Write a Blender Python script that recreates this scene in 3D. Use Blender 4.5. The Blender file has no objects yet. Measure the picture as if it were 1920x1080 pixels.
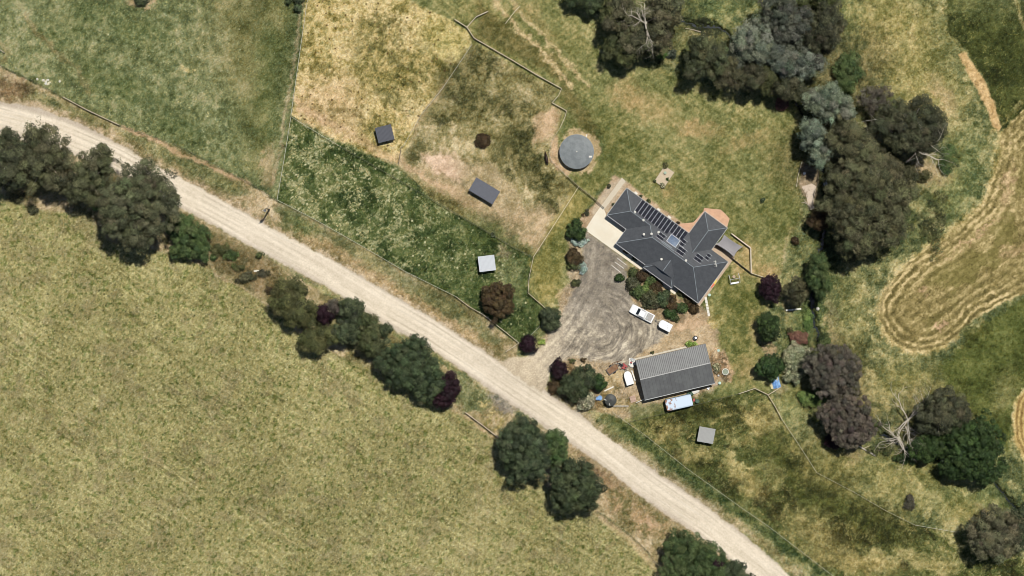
import bpy, bmesh, math, random
import numpy as np
from mathutils import Vector, Matrix

# ------------------------------------------------------------------ camera, sky, sun
S = 0.11                      # metres per photo pixel on the ground
H = 700.0                     # survey height
scene = bpy.context.scene
cam_d = bpy.data.cameras.new('camera'); cam = bpy.data.objects.new('camera', cam_d)
scene.collection.objects.link(cam); scene.camera = cam
cam.location = (0, 0, H); cam.rotation_euler = (0, 0, 0)
cam_d.sensor_width = 36.0; cam_d.lens = 36.0 * H / (1920 * S)
cam_d.clip_start = 1.0; cam_d.clip_end = 5000.0
SUN_EL, SUN_AZ = math.radians(73.5), math.radians(31)     # azimuth clockwise from north (+y)
sdir = Vector((math.sin(SUN_AZ) * math.cos(SUN_EL), math.cos(SUN_AZ) * math.cos(SUN_EL), math.sin(SUN_EL)))
sun_d = bpy.data.lights.new('sun', 'SUN'); sun_d.energy = 4.7; sun_d.angle = math.radians(0.5)
sun_d.color = (1.0, 0.965, 0.90)
sun = bpy.data.objects.new('sun', sun_d); scene.collection.objects.link(sun)
sun.rotation_euler = sdir.to_track_quat('Z', 'Y').to_euler(); sun.location = sdir * 300
world = bpy.data.worlds.new('World'); scene.world = world; world.use_nodes = True
wn = world.node_tree; wn.nodes.clear()
wo = wn.nodes.new('ShaderNodeOutputWorld'); wb = wn.nodes.new('ShaderNodeBackground')
sky = wn.nodes.new('ShaderNodeTexSky'); sky.sky_type = 'NISHITA'; sky.sun_disc = False
sky.sun_elevation = SUN_EL; sky.sun_rotation = SUN_AZ; sky.air_density = 1.0; sky.dust_density = 0.6
wn.links.new(sky.outputs[0], wb.inputs[0]); wn.links.new(wb.outputs[0], wo.inputs[0])
wb.inputs[1].default_value = 0.055
scene.view_settings.view_transform = 'Standard'; scene.view_settings.look = 'None'
scene.view_settings.gamma = 1.0; scene.view_settings.use_curve_mapping = False
scene.view_settings.exposure = 0.1
scene.render.film_transparent = False
scene.cycles.filter_width = 0.9; scene.cycles.max_bounces = 6; scene.cycles.transparent_max_bounces = 8

# ------------------------------------------------------------------ helpers
PI = math.pi
R = math.radians
GAIN = 1.5                   # sunlit display value / albedo
def lin(c):
    c = np.asarray(c, dtype=np.float64)
    return np.where(c <= 0.04045, c / 12.92, ((c + 0.055) / 1.055) ** 2.4)
def alb(r, g, b, k=1.0):      # base colour whose sunlit look is roughly r,g,b
    v = lin(np.array([r, g, b]) / 255.0) / GAIN * k
    v = np.clip(v, 0.004, 0.85)
    return (float(v[0]), float(v[1]), float(v[2]), 1.0)
def W(px, py, z=0.0):
    k = S * (H - z) / H
    return Vector(((px - 960) * k, (540 - py) * k, z))
def link(o, parent=None):
    scene.collection.objects.link(o)
    if parent is not None: o.parent = parent
    return o
def tag(o, label=None, cat=None, group=None, kind=None):
    if label: o['label'] = label
    if cat: o['category'] = cat
    if group: o['group'] = group
    if kind: o['kind'] = kind
    return o
def empty(name, px, py, rot=0.0, z=0.0, label=None, cat=None, group=None):
    o = bpy.data.objects.new(name, None); link(o)
    p = W(px, py, z); o.location = p; o.rotation_euler = (0, 0, rot); o.empty_display_size = 0.3
    return tag(o, label, cat, group)
def part_label(o, t): o['label'] = t; return o

_mats = {}
def mat(name, col, rough=0.8, var=0.0, vscale=3.0, metal=0.0, bump=0.0, bscale=8.0, spec=0.3, detail=5.0, tint=None, tscale=0.4, tamt=0.5):
    if name in _mats: return _mats[name]
    m = bpy.data.materials.new(name); m.use_nodes = True; nt = m.node_tree; b = nt.nodes['Principled BSDF']
    b.inputs['Roughness'].default_value = rough; b.inputs['Metallic'].default_value = metal
    b.inputs['Specular IOR Level'].default_value = spec
    tc = nt.nodes.new('ShaderNodeTexCoord')
    base = nt.nodes.new('ShaderNodeRGB'); base.outputs[0].default_value = col; out = base.outputs[0]
    if tint is not None:
        n = nt.nodes.new('ShaderNodeTexNoise'); n.inputs['Scale'].default_value = tscale; n.inputs['Detail'].default_value = 6
        n.inputs['Roughness'].default_value = 0.65
        nt.links.new(tc.outputs['Object'], n.inputs['Vector'])
        mr = nt.nodes.new('ShaderNodeMapRange'); mr.inputs['From Min'].default_value = 1 - tamt - 0.08; mr.inputs['From Max'].default_value = 1 - tamt + 0.08
        nt.links.new(n.outputs[0], mr.inputs[0])
        mx = nt.nodes.new('ShaderNodeMix'); mx.data_type = 'RGBA'; nt.links.new(mr.outputs[0], mx.inputs['Factor'])
        nt.links.new(out, mx.inputs['A']); mx.inputs['B'].default_value = tint; out = mx.outputs['Result']
    if var > 0:
        n = nt.nodes.new('ShaderNodeTexNoise'); n.inputs['Scale'].default_value = vscale; n.inputs['Detail'].default_value = detail
        n.inputs['Roughness'].default_value = 0.7
        nt.links.new(tc.outputs['Object'], n.inputs['Vector'])
        mr = nt.nodes.new('ShaderNodeMapRange'); mr.inputs['From Min'].default_value = 0.25; mr.inputs['From Max'].default_value = 0.75
        mr.inputs['To Min'].default_value = 1 - var; mr.inputs['To Max'].default_value = 1 + var
        nt.links.new(n.outputs[0], mr.inputs[0])
        vm = nt.nodes.new('ShaderNodeVectorMath'); vm.operation = 'SCALE'
        nt.links.new(out, vm.inputs[0]); nt.links.new(mr.outputs[0], vm.inputs['Scale']); out = vm.outputs[0]
    nt.links.new(out, b.inputs['Base Color'])
    if bump > 0:
        n = nt.nodes.new('ShaderNodeTexNoise'); n.inputs['Scale'].default_value = bscale; n.inputs['Detail'].default_value = 4
        nt.links.new(tc.outputs['Object'], n.inputs['Vector'])
        bp = nt.nodes.new('ShaderNodeBump'); bp.inputs['Strength'].default_value = bump; bp.inputs['Distance'].default_value = 0.03
        nt.links.new(n.outputs[0], bp.inputs['Height']); nt.links.new(bp.outputs[0], b.inputs['Normal'])
    _mats[name] = m
    return m

class MB:
    def __init__(s): s.v = []; s.f = []
    def add(s, vs, fs):
        n = len(s.v); s.v += [tuple(q) for q in vs]; s.f += [tuple(i + n for i in f) for f in fs]; return s
    def box(s, x0, x1, y0, y1, z0, z1):
        return s.add([(x0,y0,z0),(x1,y0,z0),(x1,y1,z0),(x0,y1,z0),(x0,y0,z1),(x1,y0,z1),(x1,y1,z1),(x0,y1,z1)],
                     [(0,3,2,1),(4,5,6,7),(0,1,5,4),(1,2,6,5),(2,3,7,6),(3,0,4,7)])
    def prism(s, pts, z0, z1):      # pts counter-clockwise seen from above
        a = sum(pts[i][0]*pts[(i+1)%len(pts)][1]-pts[(i+1)%len(pts)][0]*pts[i][1] for i in range(len(pts)))
        if a < 0: pts = pts[::-1]
        n = len(pts)
        vs = [(p[0],p[1],z0) for p in pts] + [(p[0],p[1],z1) for p in pts]
        fs = [tuple(range(n-1,-1,-1)), tuple(range(n,2*n))] + [(i,(i+1)%n,n+(i+1)%n,n+i) for i in range(n)]
        return s.add(vs, fs)
    def tube(s, pts, rads, n=6, cap=True):
        pts = [Vector(p) for p in pts]; rings = []
        up = Vector((0,0,1)); vs = []; fs = []
        for i, p in enumerate(pts):
            t = (pts[min(i+1,len(pts)-1)] - pts[max(i-1,0)])
            if t.length < 1e-6: t = up.copy()
            t.normalize()
            a = t.cross(Vector((0.13,0.27,0.95)));
            if a.length < 0.05: a = t.cross(Vector((1,0,0)))
            a.normalize(); b = t.cross(a)
            r = rads[i] if hasattr(rads,'__len__') else rads
            for k in range(n):
                w = 2*PI*k/n; vs.append(p + a*(r*math.cos(w)) + b*(r*math.sin(w)))
        for i in range(len(pts)-1):
            for k in range(n):
                k2 = (k+1)%n; fs.append((i*n+k, i*n+k2, (i+1)*n+k2, (i+1)*n+k))
        if cap: fs.append(tuple(range(n-1,-1,-1))); fs.append(tuple((len(pts)-1)*n+k for k in range(n)))
        return s.add(vs, fs)
    def lathe(s, prof, n=24, cx=0, cy=0):   # prof: list of (r,z) bottom to top
        vs = []; fs = []
        for r, z in prof:
            for k in range(n):
                w = 2*PI*k/n; vs.append((cx+r*math.cos(w), cy+r*math.sin(w), z))
        for i in range(len(prof)-1):
            for k in range(n):
                k2 = (k+1)%n; fs.append((i*n+k, i*n+k2, (i+1)*n+k2, (i+1)*n+k))
        fs.append(tuple((len(prof)-1)*n+k for k in range(n))); fs.append(tuple(range(n-1,-1,-1)))
        return s.add(vs, fs)
    def build(s, name, m, parent=None, smooth=False, bevel=0.0, seg=2):
        me = bpy.data.meshes.new(name); me.from_pydata(s.v, [], s.f)
        if bevel > 0:
            bm = bmesh.new(); bm.from_mesh(me)
            es = [e for e in bm.edges if len(e.link_faces) == 2 and e.calc_face_angle(0) > 0.5]
            bmesh.ops.bevel(bm, geom=es, offset=bevel, segments=seg, affect='EDGES', profile=0.6, clamp_overlap=True)
            bm.to_mesh(me); bm.free()
        me.materials.append(m)
        if smooth: me.polygons.foreach_set('use_smooth', [True]*len(me.polygons))
        me.update()
        o = bpy.data.objects.new(name, me); return link(o, parent)
def single(mb, name, m, px, py, rot, label, cat, group=None, **kw):
    o = mb.build(name, m, None, **kw); p = W(px, py); o.location = p; o.rotation_euler = (0,0,rot)
    return tag(o, label, cat, group)

# ------------------------------------------------------------------ noise fields (numpy)
_rng = np.random.default_rng(7)
_T = [_rng.random((256, 256)).astype(np.float32) for _ in range(24)]
def vnoise(x, y, k):
    T = _T[k % 24]
    xf = np.floor(x); yf = np.floor(y); tx = (x - xf).astype(np.float32); ty = (y - yf).astype(np.float32)
    xi = xf.astype(np.int64) & 255; yi = yf.astype(np.int64) & 255; x1 = (xi + 1) & 255; y1 = (yi + 1) & 255
    tx = tx*tx*(3-2*tx); ty = ty*ty*(3-2*ty)
    return (T[yi, xi]*(1-tx) + T[yi, x1]*tx)*(1-ty) + (T[y1, xi]*(1-tx) + T[y1, x1]*tx)*ty
def fbm(x, y, scale, k, oct=4, ang=0.0, stretch=1.0, gain=0.55):
    c, s = math.cos(ang), math.sin(ang)
    u = (x*c + y*s) / (scale*stretch); v = (-x*s + y*c) / scale
    a = 1.0; t = 0.0; o = np.zeros_like(u, dtype=np.float32)
    for i in range(oct):
        o += a*vnoise(u + 17.3*i + 5.1*k, v + 9.7*i + 3.3*k, k + i); t += a; a *= gain
        c2, s2 = 0.8, 0.6
        if stretch == 1.0: u, v = (u*c2 - v*s2)*2.03, (u*s2 + v*c2)*2.03
        else: u, v = u*2.03, v*2.03
    o = o/t
    return np.clip((o - 0.5)*1.9 + 0.5, 0, 1)       # spread to 0..1
def sst(a, b, x):
    t = np.clip((x - a) / (b - a), 0, 1); return t*t*(3 - 2*t)
# ------------------------------------------------------------------ the ground sheet
STEP = 1.6
gx = np.concatenate([[-40000,-15000,-6000,-2500,-1200,-600,-300,-200], np.arange(-140, 2062, STEP), [2110,2200,2500,3200,4500,8000,17000,42000]])
gy = np.concatenate([[-40000,-15000,-6000,-2500,-1200,-600,-300,-180], np.arange(-110, 1192, STEP), [1250,1350,1650,2300,3600,7000,16000,41000]])
X, Y = np.meshgrid(gx.astype(np.float32), gy.astype(np.float32))
Xr, Yr = X, Y
N = {}
for nm, sc, k in (('a',150,0),('b',70,3),('c',34,6),('d',17,9),('e',8.5,12),('f',4.6,15),('a2',110,5),('b2',60,8),('c2',28,2),('d2',14,18),('e2',7,20)):
    N[nm] = fbm(X, Y, sc, k, 5, gain=(.55 if sc > 20 else .74))
for nm in ('d','e','d2','e2','f'): N[nm] = np.clip((N[nm]-.5)*1.35+.5, -.1, 1.1)
rg = np.random.default_rng(11)
G1 = np.clip(rg.standard_normal(X.shape), -2.6, 2.6).astype(np.float32)
G2 = np.clip(rg.standard_normal(X.shape), -2.6, 2.6).astype(np.float32)
WX = X + (N['d']-0.5)*10 + (N['e']-0.5)*6; WY = Y + (N['d2']-0.5)*10 + (N['e2']-0.5)*6
VX = X + (N['b']-0.5)*44 + (N['c']-0.5)*26 + (N['d']-0.5)*14; VY = Y + (N['b2']-0.5)*44 + (N['c2']-0.5)*26 + (N['d2']-0.5)*14
def _sl(pts, pad):
    xs = [p[0] for p in pts]; ys = [p[1] for p in pts]
    i0 = max(0, int(np.searchsorted(gx, min(xs)-pad))-1); i1 = min(len(gx), int(np.searchsorted(gx, max(xs)+pad))+1)
    j0 = max(0, int(np.searchsorted(gy, min(ys)-pad))-1); j1 = min(len(gy), int(np.searchsorted(gy, max(ys)+pad))+1)
    return (slice(j0,j1), slice(i0,i1))
def _xy(sl, warp):
    if warp == 0: return Xr[sl], Yr[sl]
    if warp == 2: return VX[sl], VY[sl]
    if warp == 2.2: return Xr[sl]+(VX[sl]-Xr[sl])*.5, Yr[sl]+(VY[sl]-Yr[sl])*.5
    return Xr[sl] + (WX[sl]-Xr[sl])*warp, Yr[sl] + (WY[sl]-Yr[sl])*warp
def segd(x, y, a, b):
    dx, dy = b[0]-a[0], b[1]-a[1]; L = dx*dx+dy*dy+1e-9
    t = np.clip(((x-a[0])*dx + (y-a[1])*dy)/L, 0, 1)
    return np.hypot(x-a[0]-t*dx, y-a[1]-t*dy), t
def poly(pts, fe=4, warp=1.0):
    sl = _sl(pts, fe + 14 + (50 if warp == 2 else 0)); x, y = _xy(sl, warp)
    d = np.full(x.shape, 1e4, np.float32); ins = np.zeros(x.shape, bool)
    for i in range(len(pts)):
        a, b = pts[i-1], pts[i]
        d = np.minimum(d, segd(x, y, a, b)[0])
        if a[1] != b[1]:
            c = ((a[1] > y) != (b[1] > y)) & (x < (b[0]-a[0])*(y-a[1])/(b[1]-a[1]) + a[0]); ins ^= c
    sd = np.where(ins, -d, d)
    return sl, sst(fe, -fe, sd)
def line(pts, w, fe=2, warp=0.5):
    sl = _sl(pts, w+fe+14); x, y = _xy(sl, warp); d = np.full(x.shape, 1e4, np.float32)
    for i in range(len(pts)-1): d = np.minimum(d, segd(x, y, pts[i], pts[i+1])[0])
    return sl, sst(w+fe, w-fe, d)
def blob(cx, cy, rx, ry=None, rot=0, fe=0.45, warp=1.7):
    fe = fe*.75
    ry = ry or rx; r = max(rx, ry)*1.6; pts = [(cx-r,cy-r),(cx+r,cy+r)]
    sl = _sl(pts, 16); x, y = _xy(sl, warp); c, s = math.cos(R(rot)), math.sin(R(rot))
    u = ((x-cx)*c + (y-cy)*s)/rx; v = (-(x-cx)*s + (y-cy)*c)/ry
    return sl, sst(1+fe, 1-fe, np.hypot(u, v))
def c3(*c): return np.array(c, np.float32)
COL = np.empty(X.shape + (3,), np.float32); HGT = np.zeros_like(X); ROUGHN = np.full_like(X, 1.0)
def paint(sm, col, k=1.0, h=None):
    sl, m = sm; m = m*k
    cc = col if (hasattr(col,'ndim') and col.ndim == 1) else col[sl]
    COL[sl] = COL[sl]*(1-m[...,None]) + cc*m[...,None]
    if h is not None: ROUGHN[sl] = ROUGHN[sl]*(1-m) + h*m
def ramp(n, *st):
    o = np.empty(n.shape + (3,), np.float32); xs = [s[0] for s in st]
    for i in range(3): o[..., i] = np.interp(n, xs, [s[1][i] for s in st])
    return o
def grain(col, amt, warm=0.25):
    amt = amt*1.25
    g = (G1*0.7 + 0.5*(N['f']-0.5)*3)*amt
    c = col + g[...,None]; c[...,0] += G2*amt*warm; c[...,2] -= G2*amt*warm; return c
# -- colour fields (display-referred; converted to albedo at the end)
olive = ramp(0.30*N['c'] + 0.20*N['e'] + 0.12*N['f'] + 0.38*N['a'], (0.15,c3(134,128,83)),(0.42,c3(146,139,92)),(0.6,c3(154,147,98)),(0.85,c3(168,159,110)))
spk = fbm(X, Y, 3.4, 5, 2); spl = fbm(X, Y, 3.8, 17, 2)
olive = olive - (sst(.68,.92,spk)*30)[...,None]*c3(1,.85,.8) + (sst(.70,.92,spl)*26)[...,None]*c3(1,.95,.75)
bp_ = sst(.62,.85,fbm(X,Y,26,16,4)); olive = olive*(1-.35*bp_[...,None]) + c3(128,116,86)*.35*bp_[...,None]
olive = grain(olive, 10)
st1 = fbm(X, Y, 2.6, 4, 3, R(32), 22); olive += ((st1-0.5)*34*sst(.35,.6,N['b2']))[...,None]*c3(1,.95,.8)
gpk = fbm(X, Y, 6, 14, 2); olive -= (sst(0.74,0.95,gpk)*34)[...,None]*c3(1,.7,.8)
green = ramp(0.25*N['c'] + 0.25*N['d2'] + 0.3*N['e'] + 0.2*N['a2'], (0.22,c3(74,82,48)),(0.42,c3(101,108,68)),(0.58,c3(126,131,88)),(0.78,c3(162,158,116)))
green = grain(green, 12); green += (sst(1.5,2.2,G2)*sst(.3,.6,N['d'])*46)[...,None]*c3(1,.95,.8)
straw = ramp(0.4*N['c2'] + 0.25*N['b'] + 0.35*N['e'], (0.2,c3(120,112,60)),(0.36,c3(164,150,92)),(0.52,c3(204,184,128)),(0.8,c3(230,208,158)))
straw = grain(straw, 15)
brown = ramp(0.45*N['c'] + 0.3*N['e2'] + 0.25*N['b2'], (0.22,c3(86,82,46)),(0.42,c3(128,121,76)),(0.6,c3(162,150,106)),(0.8,c3(204,186,144)))
brown = grain(brown, 13)
dgreen = ramp(0.35*N['c2'] + 0.35*N['e'] + 0.3*N['b'], (0.2,c3(46,60,28)),(0.45,c3(74,88,46)),(0.65,c3(98,108,62)),(0.85,c3(134,136,88)))
dgreen = grain(dgreen, 10)
fl = fbm(X, Y, 4, 10, 3)*0.4 + 0.6*fbm(X, Y, 2.2, 19, 2)
lst = fbm(X, Y, 3.5, 7, 3, R(38), 12)
mow = 0.5+0.5*np.sin((X*0.42+Y*0.91+12*(N['a']-.5))*2*PI/9.0)
lawn = ramp(0.22*N['c'] + 0.28*N['e'] + 0.24*N['b'] + 0.07*mow + .19*N['f'], (0.22,c3(90,96,52)),(0.42,c3(119,121,73)),(0.6,c3(144,140,89)),(0.82,c3(182,167,116)))
lawn = grain(lawn, 8) + ((lst-0.5)*22)[...,None]
sw = fbm(VX, VY, 26, 1, 4, R(35), 2.2)
rough = ramp(0.6*sw + 0.12*N['e'] + 0.28*N['b'], (0.25,c3(50,52,24)),(0.42,c3(72,80,40)),(0.56,c3(94,100,54)),(0.7,c3(132,130,80)),(0.86,c3(190,178,124)))
rough = grain(rough, 10)
creekg = ramp(0.42*sw + 0.3*N['c2'] + 0.28*N['e'], (0.22,c3(66,76,44)),(0.42,c3(98,104,64)),(0.58,c3(132,132,86)),(0.78,c3(184,174,124)))
creekg = grain(creekg, 14)
verge = ramp(0.35*N['c'] + 0.3*N['e2'] + 0.35*N['b2'], (0.22,c3(98,92,56)),(0.42,c3(134,124,84)),(0.6,c3(174,156,118)),(0.85,c3(210,190,156)))
verge = grain(verge, 11)
pink = grain(ramp(0.5*N['c']+0.5*N['e'], (0.2,c3(186,156,120)),(0.8,c3(224,188,154))), 7)
dirt = grain(ramp(0.5*N['c2']+0.5*N['e'], (0.2,c3(148,130,102)),(0.8,c3(202,180,146))), 11)
COL[:] = creekg
# -- big paddocks
ROADU = [(-600,165),(-140,180),(0,190),(75,204),(150,231),(205,260),(300,315),(375,353),(475,408),(580,464),(705,534),(805,594),(880,640),(955,690),(1020,730),(1080,772),(1135,815),(1235,888),(1335,957),(1385,995),(1435,1035),(1480,1078),(1640,1215),(2400,1860)]
ROADL = [(2330,1930),(1560,1215),(1405,1080),(1310,1005),(1210,938),(1122,866),(1072,835),(985,777),(927,736),(880,702),(805,652),(705,600),(617,540),(477,466),(412,430),(337,388),(240,336),(150,296),(0,252),(-140,240),(-600,226)]
paint(poly([(-3000,-3000),(3,-3000),(579,-3000),(578,0),(546,218),(520,377),(480,350),(420,318),(330,272),(225,236),(120,182),(0,122),(-3000,60)],2,0.3), green)
paint(poly([(400,-60),(556,-60),(548,60),(520,200),(500,330),(470,320),(430,120)],30,1), grain(ramp(0.6*N['c']+0.4*N['b'],(0.25,c3(70,76,38)),(0.6,c3(112,112,66)),(0.85,c3(146,138,92))),12), 0.75)
paint(blob(440,60,70,110,10,.7), brown, .35)
for (x,y,rx,ry,rt) in ((200,150,60,30,30),(270,180,50,26,20),(330,235,55,22,25),(120,60,50,30,0),(260,60,60,25,10),(505,90,26,44,0),(500,200,22,60,0),(180,20,50,18,0)):
    paint(blob(x,y,rx,ry,rt,.7), dgreen, .45)
for pl, w in (([(50,30),(75,65),(100,95),(140,125),(170,175)],4),([(0,80),(10,88),(16,98),(8,112),(0,118)],4),([(60,50),(110,100)],2.5)): paint(line(pl,w,4,.8), verge, .6)
paint(line([(566,0),(557,80),(545,160),(534,215),(528,280),(508,345)],2.5,3,.6), dirt, .65)
paint(line([(575,0),(560,110),(540,225)],3.5,3,.4), dgreen, .35)
paint(blob(505,310,12,44,6,.6), pink, .45)
# lower-left olive paddock
OL = [(-3000,340),(-60,352),(0,362),(60,392),(120,402),(165,404),(205,455),(330,478),(400,508),(455,535),(515,575),(560,625),(640,668),(760,722),(850,770),(905,802),(940,832),(985,880),(1060,950),(1130,962),(1180,1003),(1215,1036),(1245,1082),(1330,1210),(2200,2400),(2000,4000),(-3000,4000)]
paint(poly(OL,3,0.6), olive)
paint(poly([(1120,960),(1180,1003),(1215,1036),(1250,1090),(1245,1100),(1200,1040),(1110,962)],3,.5), pink, .4)
edge = [(400,512),(455,538),(515,578)]; paint(line(edge,2.2,2.5,.5), dirt, .8)
paint(line([(845,766),(905,803),(935,824)],3,2.5,.6), pink, .75)
paint(line([(1120,966),(1180,1008),(1232,1062)],1.6,2,.4), dirt, .7)
for a,b in (((43,182),(90,212)),((105,218),(175,260)),((268,852),(315,875)),((338,895),(385,925)),((775,925),(800,930)),((488,980),(560,1020)),((760,1052),(800,1075)),((290,680),(345,690)),((325,957),(400,1000)),((280,1052),(310,1075)),((430,560),(480,588)),((590,720),(640,742)),((540,820),(585,845))):
    if b[1]<300: a=(a[0],a[1]+540); b=(b[0],b[1]+540)
    paint(line([a,b],0.9,1.6,.5), grain(ramp(N['f'],(0.2,c3(176,158,110)),(0.8,c3(214,196,146))),8), .7)
paint(line([(930,808),(905,842),(880,868)],1.5,3,.8), dirt, .4)
paint(blob(905,940,30,110,14,.8), brown, .3); paint(blob(60,780,110,30,-4,.8), brown, .25)
# road verges
NV = [(-600,40),(0,124),(120,184),(225,238),(330,274),(420,320),(480,352),(520,378),(590,412),(680,462),(760,510),(855,557),(905,590),(948,628),(972,645),(965,690)] + ROADU[13:0:-1]
paint(poly(NV,2,.3), verge)
paint(poly([(-100,110),(60,165),(140,200),(225,243),(330,285),(420,330),(470,362),(440,366),(330,312),(210,240),(120,205),(0,170)],8,1), creekg, .8)
paint(blob(20,165,40,18,15,.6), grain(ramp(N['d'],(0.2,c3(92,72,50)),(0.8,c3(138,108,80))),12), .7)
paint(line([(225,236),(250,246),(290,262),(340,288),(385,308),(430,330),(470,342)],3.2,3,.7), pink, .8)
paint(poly([(530,385),(590,415),(680,466),(760,515),(850,565),(940,640),(930,650),(840,590),(740,535),(640,470),(560,430)],7,1), creekg, .6)
paint(poly([(560,432),(620,455),(700,505),(800,570),(930,655),(900,650),(780,575),(660,498),(570,450)],7,1), grain(ramp(N['d'],(0.2,c3(144,122,82)),(0.8,c3(202,172,128))),12), .6)
paint(poly([(515,385),(560,405),(600,430),(570,440),(530,420)],8,1), dgreen, .7)
paint(line([(330,330),(400,360),(470,400),(560,455),(700,545),(860,650)],5,6,1), dirt, .55)
SV = [(0,250),(150,296),(240,335),(340,393),(400,425),(480,470),(600,547),(700,605),(770,650),(880,714),(960,773),(1060,825),(1180,905),(1300,985),(1400,1050),(1455,1090),(1330,1210),(1245,1082),(1215,1036),(1180,1003),(1130,962),(1060,950),(985,880),(940,832),(905,802),(850,770),(760,722),(640,668),(560,625),(515,575),(455,535),(400,508),(330,478),(205,455),(165,404),(60,392),(0,362)]
paint(poly(SV,2,.4), verge)
paint(poly([(390,440),(440,460),(520,500),(540,560),(480,545),(400,500)],12,1), grain(ramp(0.5*N['c']+.5*N['e'],(0.2,c3(66,62,34)),(0.5,c3(104,92,60)),(0.8,c3(146,126,92))),12), .8)
paint(poly([(560,560),(700,600),(760,660),(840,700),(830,770),(640,660)],10,1), brown, .7)
paint(poly([(858,700),(880,712),(925,745),(905,772),(870,770),(850,740)],8,1), green, .85)
paint(blob(945,752,28,18,40,.5), grain(ramp(N['e'],(0.2,c3(128,120,112)),(0.8,c3(164,154,140))),6), .85)
for x,y,r in ((905,755,9),(915,785,9),(935,795,10),(925,770,7)): paint(blob(x,y,r,r*.7,-50,.6), straw, .8)
paint(poly([(1060,832),(1100,850),(1150,888),(1180,912),(1140,930),(1110,880)],6,1), grain(ramp(N['e'],(0.2,c3(92,70,50)),(0.8,c3(142,114,86))),10), .75)
paint(poly([(1130,900),(1180,920),(1270,975),(1250,1010),(1200,1010),(1140,955)],10,1), grain(ramp(0.5*N['d']+.5*N['e'],(0.2,c3(92,92,52)),(0.5,c3(132,118,78)),(0.8,c3(186,158,120))),13), .85)
paint(blob(1222,985,16,10,30,.6), pink, .8)
paint(line([(1060,832),(1122,872),(1210,944),(1310,1011),(1400,1082)],5,6,1), verge, .7)
# straw paddock
P3 = [(583,-140),(720,-140),(770,0),(810,18),(850,40),(880,62),(885,80),(845,140),(815,180),(785,222),(760,285),(745,305),(690,287),(620,256),(547,217),(562,110)]
paint(poly(P3,2,.3), straw)
for (x,y,rx,ry,rt) in ((705,70,50,36,-20),(700,100,34,22,0),(745,120,60,30,-30),(770,140,50,30,-20),(720,150,60,26,10),(690,230,50,16,20),(800,125,36,18,-20),(700,45,24,12,0),(740,190,40,14,20)):
    paint(blob(x,y,rx,ry,rt,.75), grain(ramp(0.4*N['d']+.6*N['e'],(0.2,c3(74,74,34)),(0.5,c3(118,112,60)),(0.8,c3(182,164,106))),11), .62)
paint(blob(620,200,60,60,0,.8), pink, .4); paint(blob(840,75,50,36,30,.8), grain(ramp(N['e'],(0.2,c3(140,136,74)),(0.8,c3(202,188,122))),10), .6)
paint(line([(556,190),(600,220),(690,270),(735,300)],8,6,.9), pink, .5)
# brown paddock
P4 = [(885,82),(925,104),(965,122),(1010,150),(1050,166),(1036,196),(1060,210),(1050,240),(1034,262),(1030,300),(1062,332),(1085,352),(1040,420),(1000,482),(960,462),(815,377),(745,308),(760,285),(785,222),(815,180),(845,140)]
paint(poly(P4,2,.3), brown)
for (x,y,rx,ry,rt) in ((880,190,34,24,0),(850,150,30,40,30),(900,120,30,24,20),(825,222,24,16,0),(960,280,34,30,30),(1000,310,34,22,40),(1020,385,24,14,0),(950,200,40,20,0),(780,290,20,30,20),(985,250,24,20,0),(1010,340,26,14,0),(940,330,22,10,0),(860,345,20,9,20)):
    paint(blob(x,y,rx,ry,rt,.75), grain(ramp(0.5*N['d']+.5*N['e'],(0.2,c3(48,50,24)),(0.5,c3(80,80,44)),(0.8,c3(132,122,80))),10), .88)
paint(poly([(790,290),(850,285),(880,320),(860,345),(820,330),(795,305)],9,1), grain(ramp(N['e'],(0.2,c3(206,176,146)),(0.8,c3(238,208,180))),5), .95)
paint(poly([(850,300),(925,305),(960,345),(990,400),(960,420),(900,380),(862,345)],12,1), grain(ramp(.5*N['e']+.5*N['d'],(0.2,c3(164,146,110)),(0.8,c3(214,190,154))),9), .75)
paint(poly([(740,295),(800,345),(870,385),(940,430),(1010,470),(1040,400),(1020,385),(960,400),(890,360),(800,320)],12,1), grain(ramp(0.5*N['c']+.5*N['e'],(0.2,c3(156,138,102)),(0.8,c3(212,184,148))),10), .8)
paint(line([(750,300),(815,345),(900,395),(1000,462)],6,6,1), pink, .45)
paint(poly([(1000,215),(1045,200),(1052,215),(1030,262),(1000,270)],7,1), pink, .7)
paint(line([(838,150),(815,182),(790,218),(775,252)],3,5,.7), pink, .45)
# green paddock
P5 = [(546,221),(620,260),(690,291),(740,312),(815,380),(960,465),(1000,485),(992,520),(990,550),(1022,580),(1012,612),(985,640),(972,645),(905,590),(855,557),(760,510),(680,462),(590,412),(521,377)]
paint(poly(P5,2,.3), dgreen)
m5 = poly(P5,2,.3); fk = np.maximum(sst(0.52,0.66, 0.6*fl+0.4*N['d2'])*.8, sst(1.0,1.5,G2)*sst(.35,.6,N['d2']))*sst(1060, 700, X*0.8+Y*0.45)*sst(.2,.5,N['c2'])
paint((m5[0], m5[1]*fk[m5[0]]), grain(ramp(N['f'],(0.2,c3(158,156,112)),(0.8,c3(212,202,160))),14), .9)
fk = sst(0.64,0.78, 0.6*fl+.4*N['e2']); paint((m5[0], m5[1]*fk[m5[0]]), c3(158,156,112), .7)
paint(blob(930,450,60,34,35,.8), grain(ramp(N['e'],(0.2,c3(34,48,18)),(0.8,c3(72,86,40))),9), .6)
paint(poly([(925,480),(960,470),(985,490),(975,560),(1005,600),(960,560),(930,510)],8,1), green, .6)
paint(blob(940,470,16,12,50,.7), dirt, .6)
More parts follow.
